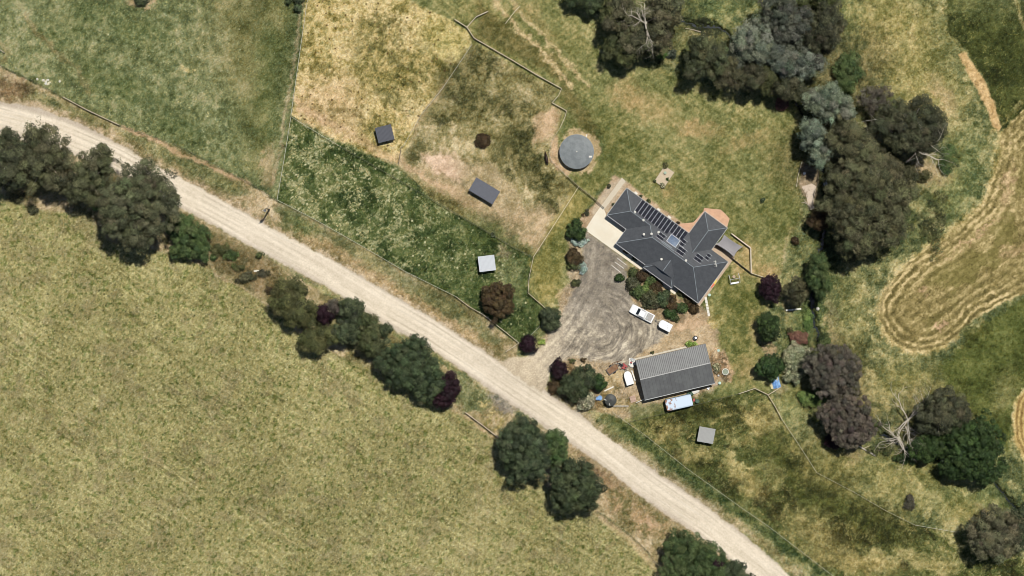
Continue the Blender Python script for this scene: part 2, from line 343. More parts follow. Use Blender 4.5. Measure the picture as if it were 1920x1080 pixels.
# lane + house lawn
LN = [(720,-200),(1060,-200),(1075,0),(1130,30),(1145,90),(1200,110),(1285,150),(1370,170),(1400,180),(1440,150),(1500,185),(1505,215),(1505,300),(1495,350),(1500,395),(1490,440),(1470,505),(1450,530),(1440,590),(1420,640),(1450,720),(1440,738),(1415,727),(1370,745),(1240,778),(1180,792),(1120,770),(1140,760),(1330,740),(1340,640),(1330,600),(1320,560),(1365,488),(1330,400),(1270,420),(1175,345),(1150,325),(1112,372),(1085,415),(1070,470),(1060,535),(1040,575),(1022,578),(992,548),(992,520),(1000,483),(1085,352),(1062,332),(1080,320),(1034,262),(1060,210),(1038,196),(1052,168),(1010,150),(960,118),(890,80),(876,48),(850,38),(770,0)]
paint(poly(LN,4,.8), lawn)
for (x,y,rx,ry,rt,k) in ((1130,265,50,60,20,.55),(1180,290,40,36,0,.5),(1300,360,70,26,20,.5),(1230,410,30,20,30,.8),(1350,300,40,40,0,.3),(1380,620,36,90,0,.6),(1390,560,40,40,0,.6),(1350,520,30,20,0,.8),(1110,345,30,16,20,.7),(1010,60,50,24,50,.35),(1420,420,50,40,0,.3),(900,20,50,16,30,.5),(1060,100,26,50,-30,.25),(1470,330,30,110,0,.35)):
    paint(blob(x,y,rx,ry,rt,.8), grain(ramp(0.5*N['d']+.5*N['e'],(0.2,c3(70,78,34)),(0.55,c3(104,106,54)),(0.85,c3(142,134,82))),9), k)
for (x,y,rx,ry,rt,k) in ((1180,178,34,24,20,.6),(1310,242,40,14,10,.7),(1225,205,40,26,20,.4),(1400,262,50,12,-22,.5),(1250,360,16,14,0,.5),(1395,480,22,30,0,.6),(1435,512,24,14,0,.8),(1010,40,10,60,-40,.35),(1420,620,16,34,0,.4),(1395,690,20,20,0,.5)):
    paint(blob(x,y,rx,ry,rt,.8), grain(ramp(0.5*N['d']+.5*N['e'],(0.2,c3(158,138,92)),(0.8,c3(206,172,124))),9), k)
paint(poly([(900,5),(930,30),(1050,110),(1075,175),(1130,250),(1120,290),(1090,240),(1060,200),(1050,150),(960,100),(890,70)],9,1), grain(ramp(0.5*N['c']+.5*N['e'],(0.2,c3(72,68,32)),(0.8,c3(122,108,64))),9), .62)
for pl, w, k in (([(900,-60),(926,-2),(948,26),(975,60),(1020,100),(1070,160)],4,1.0),([(925,-60),(955,-2),(985,34),(1030,80),(1100,160)],3.6,.9)): paint(line(pl,w,4,1), grain(ramp(N['e2'],(0.2,c3(176,154,112)),(0.8,c3(222,200,152))),9), k)
paint(poly([(1075,360),(1110,372),(1085,412),(1060,440),(1045,560),(1005,560),(995,500),(1030,430)],9,1), grain(ramp(0.5*N['c']+.5*N['e']+ (lst-.5)*.2,(0.2,c3(112,108,52)),(0.8,c3(178,160,98))),9), .7)
paint(blob(1040,470,14,40,20,.8), dgreen, .35); paint(blob(1062,560,18,22,0,.6), pink, .6)
# yard
YD = [(1060,540),(1085,520),(1090,470),(1097,432),(1140,461),(1180,492),(1165,520),(1180,560),(1210,590),(1255,605),(1310,570),(1335,595),(1345,625),(1350,650),(1372,690),(1368,712),(1345,722),(1335,745),(1240,768),(1180,785),(1120,778),(1075,750),(1035,725),(1030,680),(1010,640),(1040,600)]
paint(poly(YD,5,.8), dirt)
paint(poly([(1240,600),(1330,590),(1348,640),(1340,660),(1300,640),(1210,668),(1185,672),(1220,630)],7,1), grain(ramp(0.5*N['c']+.5*N['e'],(0.2,c3(170,148,114)),(0.8,c3(214,190,154))),9), .85)
paint(blob(1285,608,40,12,-6,.6), pink, .6); paint(blob(1270,635,40,12,-24,.7), grain(ramp(N['e'],(0.2,c3(134,118,88)),(0.8,c3(170,148,112))),7), .5)
paint(poly([(1150,745),(1190,745),(1200,760),(1160,775),(1110,775),(1125,700),(1165,690),(1185,700)],7,1), grain(ramp(0.5*N['d']+.5*N['e'],(0.2,c3(96,88,52)),(0.5,c3(150,132,92)),(0.85,c3(202,180,138))),15), .8)
paint(poly([(1330,660),(1345,650),(1372,690),(1366,715),(1340,715),(1325,690)],5,1), grain(ramp(0.5*N['d']+.5*N['e'],(0.2,c3(92,80,54)),(0.5,c3(142,116,88)),(0.85,c3(190,166,130))),14), .85)
paint(line([(1345,650),(1362,675),(1372,700),(1366,712)],2,2.5,.8), pink, .8)
paint(poly([(1270,765),(1330,735),(1350,735),(1345,750),(1290,775)],6,1), creekg, .6)
paint(poly([(1180,762),(1240,752),(1330,738),(1420,725),(1380,742),(1240,778),(1180,790)],5,1), dgreen, .6)
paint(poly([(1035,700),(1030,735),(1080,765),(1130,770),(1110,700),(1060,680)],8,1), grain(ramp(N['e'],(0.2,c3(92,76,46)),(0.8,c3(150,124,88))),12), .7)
# south-east rough paddock and green drain
PR = [(1120,775),(1180,792),(1240,778),(1385,740),(1415,728),(1440,741),(1455,765),(1530,886),(1600,922),(1660,957),(1715,985),(1790,998),(2060,1100),(2500,3000),(2400,1700),(1565,1082),(1440,985),(1385,947),(1285,875),(1210,815)]
paint(poly(PR,3,.3), rough)
st_ = fbm(VX, VY, 30, 13, 3); strand = sst(.055, .0, np.abs(st_-.5))*.75 + sst(.04,.0,np.abs(fbm(VX,VY,17,20,3)-.5))*.5
def strands(q, col, k):
    paint((q[0], q[1]*strand[q[0]]), col, k)
pale = grain(ramp(N['e'],(0.2,c3(150,138,84)),(0.8,c3(200,182,126))),9)
for (x,y,rx,ry,rt,k) in ((1290,770,60,18,-14,.8),(1310,860,24,18,20,.8),(1560,900,40,50,30,.7),(1500,870,30,50,-30,.7),(1640,980,70,36,20,.7),(1560,1010,60,20,20,.5),(1390,790,50,16,-20,.6),(1230,800,24,10,30,.6),(1600,1000,40,30,0,.6),(1480,960,30,40,-30,.4)):
    paint(blob(x,y,rx,ry,rt,.85), grain(ramp(0.5*N['d']+.5*N['e'],(0.2,c3(42,44,18)),(0.55,c3(76,74,36)),(0.85,c3(118,112,62))),9), k)
for pl in ([(1440,745),(1400,790),(1340,830)],[(1420,760),(1450,830),(1440,900)],[(1470,780),(1500,860)],[(1380,860),(1420,920),(1500,1000)],[(1575,920),(1582,975),(1595,1010)],[(1665,955),(1655,985),(1635,1000),(1640,1040)],[(1210,800),(1290,880)],[(1240,830),(1320,850)],[(1540,1040),(1640,1060),(1700,1040)],[(1600,985),(1606,1000)],[(1770,1000),(1760,1030),(1740,1040)]):
    paint(line(pl,1.0,2.6,1.0), grain(ramp(N['e'],(0.2,c3(152,142,86)),(0.8,c3(196,180,122))),8), .6)
for (x,y,rx,ry,rt,k) in ((1400,905,44,20,40,.5),(1530,1010,40,36,20,.4),(1620,1060,70,18,5,.6),(1430,790,26,30,20,.5),(1260,810,26,16,0,.5),(1545,955,20,16,0,.4)):
    paint(blob(x,y,rx,ry,rt,.85), grain(ramp(0.5*N['d']+.5*N['e'],(0.2,c3(128,112,64)),(0.8,c3(198,178,120))),11), k)
strands(poly(PR,3,.3), pale, .85)
swp = _sl([(1150,740),(1850,1120)], 0)
for (x,y,rx,ry,rt,k) in ((1345,775,34,7,-20,.8),(1400,775,30,9,50,.8),(1425,800,26,10,70,.8),(1395,830,24,8,-40,.7),(1330,845,26,8,20,.6),(1290,855,22,12,10,.6),(1365,870,16,9,0,.6),(1250,815,30,8,-20,.5),(1395,900,26,14,30,.6),(1450,905,16,20,0,.4),(1520,970,30,20,30,.7),(1565,1045,50,12,0,.8),(1640,1060,60,12,10,.8),(1540,1010,30,14,40,.5),(1470,960,20,10,0,.4),(1740,1060,50,14,10,.6)):
    q = blob(x,y,rx,ry,rt,.9,2.2); paint((q[0], q[1]*np.clip(.35+N['d'][q[0]],0,1)), pale, k)
for (x,y,rx,ry,rt,k) in ((1545,935,60,34,32,.8),(1470,850,24,50,-20,.7),(1630,975,50,24,24,.75),(1700,1010,40,24,0,.5),(1300,770,70,12,-12,.8),(1300,880,26,18,0,.6),(1440,860,20,40,-10,.5)):
    paint(blob(x,y,rx,ry,rt,.8,2.2), grain(ramp(.6*N['d']+.4*N['e'],(0.2,c3(48,52,22)),(0.8,c3(86,92,44))),8), k)
paint(poly([(1085,770),(1140,775),(1210,818),(1285,878),(1385,950),(1440,988),(1565,1085),(1620,1150),(1560,1150),(1480,1080),(1435,1036),(1385,997),(1335,959),(1235,890),(1135,817)],3,.5), creekg)
paint(poly([(1150,775),(1210,820),(1285,880),(1385,952),(1440,990),(1570,1088),(1545,1085),(1430,1005),(1350,950),(1270,885),(1190,830),(1140,785)],5,.7), grain(ramp(N['e'],(0.2,c3(38,54,24)),(0.8,c3(84,94,50))),10), .75)
paint(line([(1085,766),(1140,808),(1240,880),(1340,949),(1440,1026),(1500,1078)],6,7,1), verge, .8)
# creek flats and far fields on the right
for (x,y,rx,ry,rt,k) in ((1690,80,80,90,0,.8),(1750,180,60,60,0,.6),(1780,330,26,60,10,.4),(1640,20,70,50,0,.5),(1760,520,70,26,-36,.35),(1700,720,90,40,0,.6),(1560,860,60,50,30,.5),(1700,900,90,60,0,.6),(1820,960,60,30,20,.7),(1590,620,34,100,0,.3),(1490,745,36,30,30,.5)):
    paint(blob(x,y,rx,ry,rt,.85), grain(ramp(0.5*sw+.2*N['d']+.3*N['e'],(0.25,c3(120,116,60)),(0.5,c3(158,148,90)),(0.85,c3(196,178,122))),10), k)
for (x,y,rx,ry,rt,k) in ((1600,60,16,70,-8,.6),(1330,20,60,30,0,.6),(1385,55,20,16,0,.9),(1275,80,20,26,0,.7),(1290,90,12,16,0,.7),(1545,700,40,30,0,.4),(1540,560,24,90,0,.5),(1510,600,22,40,0,.7),(1545,450,24,14,0,.8),(1800,330,40,90,15,.6),(1860,940,34,60,-20,.5),(1500,770,36,24,20,.6),(1620,840,26,12,20,.5),(1770,930,50,20,0,.35)):
    paint(blob(x,y,rx,ry,rt,.8), grain(ramp(0.5*N['d']+.5*N['e'],(0.2,c3(62,80,42)),(0.55,c3(94,110,62)),(0.85,c3(138,144,90))),12), k*.8)
paint(blob(1690,590,20,20,0,.8), dgreen, 0)
for (x,y,rx,ry,rt,k) in ((1560,610,10,60,-6,.4),(1770,180,40,14,60,.5),(1740,320,40,26,20,.7),(1480,560,14,30,0,.6),(1445,660,12,14,0,.9),(1600,850,20,14,0,.4),(1845,980,20,30,-20,.5)):
    paint(blob(x,y,rx,ry,rt,.8), pink, k*.8)
F1 = [(1760,-140),(2060,-140),(2060,560),(1920,545),(1860,575),(1800,560),(1850,400),(1880,250),(1852,160),(1812,98),(1770,50)]
tr = fbm(VX, VY, 22, 21, 3); trk = sst(0.035, 0.0, np.abs(tr-0.52))
dk = grain(ramp(0.4*N['c']+.3*N['e']+.3*N['b'],(0.2,c3(44,50,20)),(0.5,c3(70,76,36)),(0.85,c3(104,108,58))),8)
dk = dk + trk[...,None]*c3(52,44,32)
paint(poly([(1768,-140),(2060,-140),(2060,270),(1890,240),(1875,246),(1852,160),(1812,98),(1775,60)],5,1), dk)
paint(poly([(1780,-140),(2060,-140),(2060,90),(1920,40),(1800,20)],40,1), green, .45)
paint(line([(1904,-20),(1912,30),(1930,70)],3,3,.5), straw, .6); paint(line([(1860,248),(1885,228),(1915,190)],2.5,3,.5), straw, .55)
paint(poly([(2060,555),(1920,560),(1880,582),(1830,618),(1790,660),(1760,690),(1800,760),(1850,800),(1895,850),(1898,780),(1925,730),(2060,700)],9,1), grain(ramp(0.5*N['c']+.3*N['e']+.2*N['b2'],(0.2,c3(56,64,24)),(0.5,c3(86,94,44)),(0.85,c3(118,122,66))),8), .92)
paint(blob(1880,740,26,50,20,.8), brown, .35); paint(blob(1830,625,30,12,-40,.7), grain(ramp(N['e'],(0.2,c3(48,52,18)),(0.8,c3(74,78,32))),8), .6)
# mown field, swaths following its edge
FM = [(2060,160),(1960,185),(1920,200),(1878,250),(1868,300),(1857,342),(1840,382),(1785,430),(1735,465),(1700,492),(1665,530),(1647,562),(1645,592),(1655,622),(1672,645),(1700,660),(1735,663),(1770,652),(1795,630),(1825,600),(1865,575),(1925,548),(2060,520)]
sl = _sl(FM, 20); x, y = Xr[sl], Yr[sl]; dd = np.full(x.shape, 1e4, np.float32)
for i in range(2, len(FM)-1): dd = np.minimum(dd, segd(x, y, FM[i], FM[i+1])[0])
dw = dd + (N['d'][sl]-.5)*5 + (N['b'][sl]-.5)*12
amp = np.interp(dw, (0, 14, 50, 90, 200), (1.1, 1.0, .65, .3, .25))*(.3+1.3*N['b'][sl]*N['c'][sl]*1.6)
s2 = fbm(X, Y, 4, 3, 3, R(-38), 10)[sl]
f = 0.5 + 0.5*np.sin((dw+3*np.sin(dw/17))*2*PI/13.5 - 0.6)*amp
f = f*0.36 + 0.28*N['e'][sl] + 0.16*N['b2'][sl] + 0.20*s2
cm = ramp(f, (0.24,c3(108,98,58)),(0.42,c3(136,122,76)),(0.58,c3(168,152,102)),(0.78,c3(220,198,148)))
cm = cm + (G1[sl]*9)[...,None]
gi = sst(30, 70, dw)*sst(.35,.6,N['c'][sl]); cm = cm*(1-.55*gi[...,None]) + c3(118,112,60)*.55*gi[...,None]
_, m = poly(FM, 2.5, .5); _, me_ = poly(FM, 5, 1)
full = np.zeros(COL.shape, np.float32); full[sl] = cm; sm = _sl(FM, 2.5+14); paint(poly(FM, 2.5, .5), full)
eb = [(p[0],p[1]) for p in FM[3:19]]; paint(line(eb, 4, 7, .9), straw, .8)
for (x0,y0,rx,ry,rt,k) in ((1765,610,14,7,-30,.9),(1730,545,12,7,0,.6),(1890,350,8,40,10,.5),(1830,445,60,3,-34,.7),(1900,470,30,8,-10,.4)): paint(blob(x0,y0,rx,ry,rt,.6), pink, k)
FM2 = [(2100,690),(1960,705),(1925,722),(1905,750),(1899,785),(1902,825),(1920,860),(1960,890),(2100,900)]
sl = _sl(FM2, 20); x, y = Xr[sl], Yr[sl]; dd = np.full(x.shape, 1e4, np.float32)
for i in range(len(FM2)-1): dd = np.minimum(dd, segd(x, y, FM2[i], FM2[i+1])[0])
full[sl] = ramp(0.6*(0.5+0.5*np.sin(dd*2*PI/8.5)) + .4*N['e'][sl], (0.2,c3(140,114,66)),(0.8,c3(206,180,118))) + (G1[sl]*8)[...,None]
paint(poly(FM2,2.5,.4), full); paint(line(FM2,3,3,.6), straw, .7)
paint(poly([(1795,102),(1808,97),(1822,115),(1845,150),(1862,185),(1876,238),(1872,248),(1860,240),(1850,205),(1830,165)],2.5,.4), grain(ramp(N['e'],(0.2,c3(196,164,112)),(0.8,c3(224,192,140))),6))
strands(poly([(1560,0),(1760,0),(1850,200),(1840,330),(1720,440),(1640,540),(1650,640),(1800,700),(1890,860),(1980,1100),(1700,1000),(1560,880),(1480,760),(1560,600),(1600,480),(1780,300),(1600,150)],14,1), pale, .45)
# flecks: stones and thistles
rs = np.random.default_rng(5)
def flecks(n, box, col, pl=None, sz=(0,1)):
    a = rs.random((n,2)); xs = box[0] + a[:,0]*(box[2]-box[0]); ys = box[1] + a[:,1]*(box[3]-box[1])
    for xx, yy in zip(xs, ys):
        i = int(np.searchsorted(gx, xx)); j = int(np.searchsorted(gy, yy)); k = rs.uniform(.5, 1)
        if pl is not None and pl[j, i] < .5: continue
        e = int(rs.integers(sz[0], sz[1]+1)); q = np.s_[j:j+1+e, i:i+1+e]
        COL[q] = COL[q]*(1-k) + np.array(col, np.float32)*k
flecks(190, (0,0,520,330), (186,186,154), (X < 600).astype(float), (0,0))
mm = np.zeros_like(X); q = poly(OL,3,.6); mm[q[0]] = q[1]; flecks(900, (0,380,1250,1080), (208,202,164), mm, (0,0)); flecks(1100, (0,380,1250,1080), (84,84,50), mm)
mm = np.zeros_like(X); q = poly(P5,2,.3); mm[q[0]] = q[1]; flecks(500, (540,250,1020,640), (204,200,160), mm)
mm = np.zeros_like(X); q = poly(P3,2,.3); mm[q[0]] = q[1]; flecks(260, (550,0,880,300), (96,76,44), mm)
for x, y in ((80,150),(84,152),(88,150),(86,155),(92,155),(70,149),(112,152),(90,158)):
    paint(blob(x,y,2.2,1.8,0,.3,0), c3(226,218,192))
paint(blob(355,130,7,6,0,.5), straw, .7); paint(blob(335,57,6,5,0,.6), straw, .5)
paint(blob(268,4,24,9,0,.5), pink, .7)
# tank surround, house garden gravel
paint(blob(1083,286,43,43,0,.12), grain(ramp(N['e'],(0.2,c3(172,150,112)),(0.8,c3(212,186,148))),9), .85)
paint(poly([(1034,262),(1042,250),(1046,300),(1070,325),(1062,332),(1030,300)],3,.6), pink, .8)
paint(poly([(1060,230),(1050,262),(1046,275),(1050,240)],4,.8), dgreen, .7); paint(line([(1118,245),(1130,270),(1128,300)],4,4,.8), dgreen, .6)
paint(poly([(1152,327),(1178,344),(1290,425),(1330,395),(1326,391),(1295,437),(1365,487),(1375,484),(1350,520),(1308,572),(1290,560),(1262,540),(1165,470),(1096,433),(1084,415),(1112,385)],2.5,.25), grain(ramp(0.4*N['c']+.6*N['e'],(0.2,c3(168,142,112)),(0.8,c3(206,180,148))),7), .95)
paint(poly([(1140,345),(1166,333),(1176,345),(1120,420),(1105,410)],4,.5), grain(ramp(N['d'],(0.2,c3(186,172,150)),(0.8,c3(212,198,174))),6), .6)
paint(poly([(1178,500),(1206,503),(1265,552),(1308,575),(1312,590),(1270,606),(1230,600),(1190,570),(1170,530)],4,.6), grain(ramp(0.5*N['d']+.5*N['e'],(0.2,c3(130,112,86)),(0.8,c3(196,168,134))),10), .92)
paint(poly([(1070,440),(1090,440),(1092,530),(1078,540),(1066,520),(1062,460)],4,.6), grain(ramp(0.5*N['d']+.5*N['e'],(0.2,c3(150,130,104)),(0.8,c3(206,182,152))),8), .85)
paint(poly([(1322,575),(1335,560),(1342,600),(1338,612),(1330,600)],3,.6), straw, .35)
paint(poly([(1325,598),(1345,588),(1360,595),(1352,612),(1332,615)],3,.8), straw, .7)
paint(poly([(1505,300),(1535,320),(1532,355),(1525,392),(1517,390),(1500,352),(1497,345)],3,.4), grain(ramp(N['e'],(0.2,c3(176,154,130)),(0.8,c3(216,190,164))),6), .95)
paint(line([(1500,395),(1492,420),(1480,445),(1470,480),(1462,515)],3,3,.8), verge, .55)
paint(line([(1478,470),(1470,500),(1468,520)],3,3,.8), green, .5)
paint(poly([(1446,728),(1460,742),(1480,735),(1455,700)],5,.8), verge, .6)
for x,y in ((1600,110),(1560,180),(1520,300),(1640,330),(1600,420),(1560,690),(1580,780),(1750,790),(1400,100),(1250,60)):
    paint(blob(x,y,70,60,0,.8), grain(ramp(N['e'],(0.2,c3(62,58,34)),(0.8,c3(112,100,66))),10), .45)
# ------------------------------------------------------------------ masks for the sheets laid on the ground
def curve(pl, x, y):
    best = np.full(x.shape, 1e9, np.float32); sd = np.zeros_like(best); s = np.zeros_like(best); acc = 0.0
    for a, b in zip(pl[:-1], pl[1:]):
        L = math.hypot(b[0]-a[0], b[1]-a[1]); d, t = segd(x, y, a, b)
        sg = np.sign((b[0]-a[0])*(y-a[1]) - (b[1]-a[1])*(x-a[0])); u = d < best
        best = np.where(u, d, best); sd = np.where(u, d*sg, sd); s = np.where(u, acc + t*L, s); acc += L
    return sd, s
CL = [(-600,195),(-140,208),(0,221),(110,250),(222,298),(318,351),(394,391),(476,437),(598,502),(705,567),(805,623),(880,671),(950,720),(1076,803),(1128,840),(1222,913),(1322,981),(1420,1058),(1600,1215),(2360,1890)]
RDP = ROADU + ROADL
paint(line(ROADU[2:20],5,5,1.0), grain(ramp(N['e2'],(0.2,c3(168,148,118)),(0.8,c3(214,192,162))),9), .75)
paint(line(ROADL[2:19],3.5,4,1.0), grain(ramp(N['e2'],(0.2,c3(158,140,110)),(0.8,c3(206,186,156))),9), .65)
rm = poly(RDP, 2.2, .35); sl = rm[0]; sd, s = curve(CL, Xr[sl], Yr[sl])
lane = vnoise(sd/4.2, s/90, 2)*.55 + vnoise(sd/1.9, s/60, 5)*.45
wd = np.abs(sd + 2 + 3*(vnoise(s/60, sd*0, 9)-.5))
rc = ramp(lane, (0.1,c3(214,200,177)),(0.6,c3(233,219,196)),(0.9,c3(243,230,208)))
ed = sst(17, 27, wd)[...,None]*np.where(sd < 0, 1.0, .8)[...,None]
rc = rc*(1-ed*.85) + c3(192,178,160)*ed*.85
rc = rc + ((N['e'][sl]-.5)*12 + G1[sl]*3)[...,None]
full[sl] = rc; paint(rm, full); ROADM = np.zeros_like(X); ROADM[sl] = rm[1]
for off, k in ((-17,.7),(-8,.55),(3,.4),(12,.55)):
    mk = sst(2.2, .6, np.abs(sd - off - 2*(vnoise(s/80, sd*0, 3)-.5)))*sst(.3,.6,vnoise(s/70, sd*0, 13))
    full[sl] = COL[sl]*.88; paint((sl, mk*rm[1]), full, k)
DRV = [(1097,433),(1140,462),(1166,482),(1178,498),(1170,505),(1178,540),(1186,566),(1215,592),(1250,606),(1262,618),(1235,640),(1200,662),(1185,676),(1180,700),(1165,695),(1150,680),(1112,676),(1075,668),(1040,680),(1028,700),(1026,722),(1015,735),(960,700),(935,676),(985,668),(1008,655),(1040,615),(1062,575),(1076,545),(1088,520),(1092,470)]
dm = poly(DRV, 3.5, .5); sl = dm[0]; x, y = Xr[sl], Yr[sl]
th = np.arctan2(y-622, x-1150); rr = np.hypot((x-1122)*.92, y-618) + (N['c'][sl]-.5)*7
ring = vnoise(rr/2.1, th*3.2, 6)*.6 + vnoise(rr/5, th*2, 11)*.4
th = np.arctan2(y-618, x-1122); inr = sst(112, 88, rr)*sst(8,24,rr)
sd, s = curve([(945,705),(1000,690),(1050,640),(1085,585),(1110,540),(1125,470),(1130,420)], x, y)
sdl = vnoise(sd/2.6, s/70, 8)*.6+vnoise(sd/5.5, s/60, 4)*.4
inr = inr*sst(-1.7,-1.0,th)*sst(2.1,1.4,th)
ring = np.clip((ring-.5)*1.5+.5,0,1); sdl = np.clip((sdl-.5)*1.4+.5,0,1)
v = (inr*ring + (1-inr)*(.7*sdl+.3*N['e2'][sl]))*.52 + .14*N['c'][sl] + .22*N['e2'][sl] + .12*N['f'][sl]
dc = ramp(v, (0.2,c3(118,110,98)),(0.42,c3(148,138,122)),(0.6,c3(176,164,143)),(0.8,c3(216,203,178)))
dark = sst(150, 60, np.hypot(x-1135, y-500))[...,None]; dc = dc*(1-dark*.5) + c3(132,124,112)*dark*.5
tan_ = np.clip(sst(1085, 985, x)[...,None] + .0, 0, 1); dc = dc*(1-tan_*.8) + c3(220,202,172)*tan_*.8
dc += ((N['c'][sl]-.5)*22 + G1[sl]*6)[...,None]
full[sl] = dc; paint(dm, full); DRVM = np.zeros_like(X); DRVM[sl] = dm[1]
for pl in ([(1128,560),(1150,585),(1165,610),(1168,640),(1150,655)],[(1080,560),(1100,550),(1130,556),(1155,580),(1176,605),(1182,640)],[(1050,690),(1110,658),(1150,650),(1160,620),(1150,590),(1120,575)],[(1110,500),(1112,460)]):
    paint((lambda q:(q[0], q[1]))(line(pl,.6,1.6,.5)), c3(204,192,166), .35)
# ------------------------------------------------------------------ heights
rel = (N['d']-.5)*0.10 + (N['e']-.5)*0.10 + (N['f']-.5)*0.07 + G1*0.010
flat = np.clip(ROADM + DRVM*.9, 0, 1)
for q in (poly([(1084,415),(1152,327),(1330,380),(1420,430),(1420,515),(1380,490),(1350,620),(1360,740),(1140,790),(1110,760),(1130,680),(1180,600),(1150,500)],8,0), blob(1081,285,38,38,0,.1,0)):
    flat[q[0]] = np.maximum(flat[q[0]], q[1]*.85)
HGT = rel*(1-flat) + ROADM*0.03*0
amp = np.ones_like(X)
for q, k in ((poly(OL,3,.6), .75), (poly(LN,4,.8), .6), (poly(P5,2,.3), 1.6), (poly(PR,3,.3), 1.9), (poly(NV,2,.3),1.3)): amp[q[0]] = amp[q[0]]*(1-q[1]) + k*q[1]
HGT *= amp
CREEK = [(1262,34),(1296,42),(1318,50),(1342,46),(1362,62),(1400,100),(1440,150),(1490,190),(1520,240),(1545,330),(1548,420),(1536,480),(1524,540),(1523,585),(1530,620),(1537,650),(1562,700),(1600,770),(1650,815),(1720,850),(1800,880),(1860,885),(1868,905),(1885,930),(1900,950),(1960,1010),(2060,1060)]
cs, cm_ = line(CREEK, 3.5, 4, .7); HGT[cs] -= cm_*1.3
paint(line(CREEK, 6, 4, .8), grain(ramp(N['e'],(0.2,c3(44,52,30)),(0.8,c3(86,92,54))),8), .85)
paint(blob(1318,50,26,12,10,.4), c3(40,44,30), .8)  # dark pool of shadow at the creek head, painted into the ground colour
HGT = np.where((np.abs(X-960) > 1120) | (np.abs(Y-540) > 670), 0, HGT)
# ------------------------------------------------------------------ build sheets
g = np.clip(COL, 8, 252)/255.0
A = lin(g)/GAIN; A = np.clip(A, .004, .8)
def gmat(name, lo, hi, sc, bst):
  gm = bpy.data.materials.new(name); gm.use_nodes = True; nt = gm.node_tree; bs = nt.nodes['Principled BSDF']
  bs.inputs['Roughness'].default_value = .92; bs.inputs['Specular IOR Level'].default_value = .12
  at = nt.nodes.new('ShaderNodeAttribute'); at.attribute_name = 'soil_and_grass'
  tc = nt.nodes.new('ShaderNodeTexCoord')
  n1 = nt.nodes.new('ShaderNodeTexNoise'); n1.inputs['Scale'].default_value = sc; n1.inputs['Detail'].default_value = 6; n1.inputs['Roughness'].default_value = .75
  nt.links.new(tc.outputs['Object'], n1.inputs['Vector'])
  mr = nt.nodes.new('ShaderNodeMapRange'); mr.inputs['From Min'].default_value = .3; mr.inputs['From Max'].default_value = .7; mr.inputs['To Min'].default_value = lo; mr.inputs['To Max'].default_value = hi
  nt.links.new(n1.outputs[0], mr.inputs[0])
  vm = nt.nodes.new('ShaderNodeVectorMath'); vm.operation = 'SCALE'; nt.links.new(at.outputs['Color'], vm.inputs[0]); nt.links.new(mr.outputs[0], vm.inputs['Scale'])
  nt.links.new(vm.outputs[0], bs.inputs['Base Color'])
  bp = nt.nodes.new('ShaderNodeBump'); bp.inputs['Strength'].default_value = bst; bp.inputs['Distance'].default_value = .07
  nt.links.new(n1.outputs[0], bp.inputs['Height']); nt.links.new(bp.outputs[0], bs.inputs['Normal'])
  return gm
gm = gmat('ground_surface', .75, 1.27, 3.4, .5)
gm2 = gmat('gravel_surface', .86, 1.14, 3.0, .25)
def sheet(name, mask=None, dz=0.0, gm=gm):
    ny, nx = X.shape; idx = np.arange(ny*nx, dtype=np.int32).reshape(ny, nx)
    q = np.stack([idx[1:, :-1], idx[1:, 1:], idx[:-1, 1:], idx[:-1, :-1]], -1).reshape(-1, 4)
    if mask is not None:
        f = (mask > .03); keep = (f[1:, :-1] | f[1:, 1:] | f[:-1, 1:] | f[:-1, :-1]).reshape(-1); q = q[keep]
    used, inv = np.unique(q.reshape(-1), return_inverse=True)
    co = np.stack([(X-960)*S, (540-Y)*S, HGT + dz], -1).reshape(-1, 3)[used].astype(np.float32)
    cc = np.concatenate([A.reshape(-1, 3)[used], np.ones((len(used), 1))], 1).astype(np.float32)
    me = bpy.data.meshes.new(name); me.vertices.add(len(used)); me.vertices.foreach_set('co', co.reshape(-1))
    me.loops.add(q.size); me.loops.foreach_set('vertex_index', inv.reshape(-1).astype(np.int32))
    me.polygons.add(len(q)); me.polygons.foreach_set('loop_start', np.arange(0, q.size, 4, dtype=np.int32))
    me.polygons.foreach_set('loop_total', np.full(len(q), 4, np.int32))
    a = me.attributes.new('soil_and_grass', 'FLOAT_COLOR', 'POINT'); a.data.foreach_set('color', cc.reshape(-1))
    me.polygons.foreach_set('use_smooth', np.ones(len(q), bool))
    me.materials.append(gm); me.update(calc_edges=True)
    o = bpy.data.objects.new(name, me); link(o); return tag(o, kind='structure')
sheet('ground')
sheet('road', ROADM, 0.012, gm2)
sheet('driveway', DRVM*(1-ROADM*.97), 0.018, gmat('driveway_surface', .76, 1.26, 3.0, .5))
wm = mat('creek_water_surface', (0.012,0.016,0.018,1), .12, .3, 1.0, spec=.5)
b = MB(); n = len(CREEK); L = []; Rr = []
for i, p in enumerate(CREEK):
    a0 = Vector(CREEK[max(0,i-1)]); a1 = Vector(CREEK[min(n-1,i+1)]); t = (a1-a0).normalized(); w = Vector((-t.y, t.x))*8
    L.append(W(p[0]+w.x, p[1]+w.y, -1.05)); Rr.append(W(p[0]-w.x, p[1]-w.y, -1.05))
b.add(L+Rr, [(i, i+1, n+i+1, n+i) for i in range(n-1)])
tag(b.build('creek_water', wm), kind='structure')
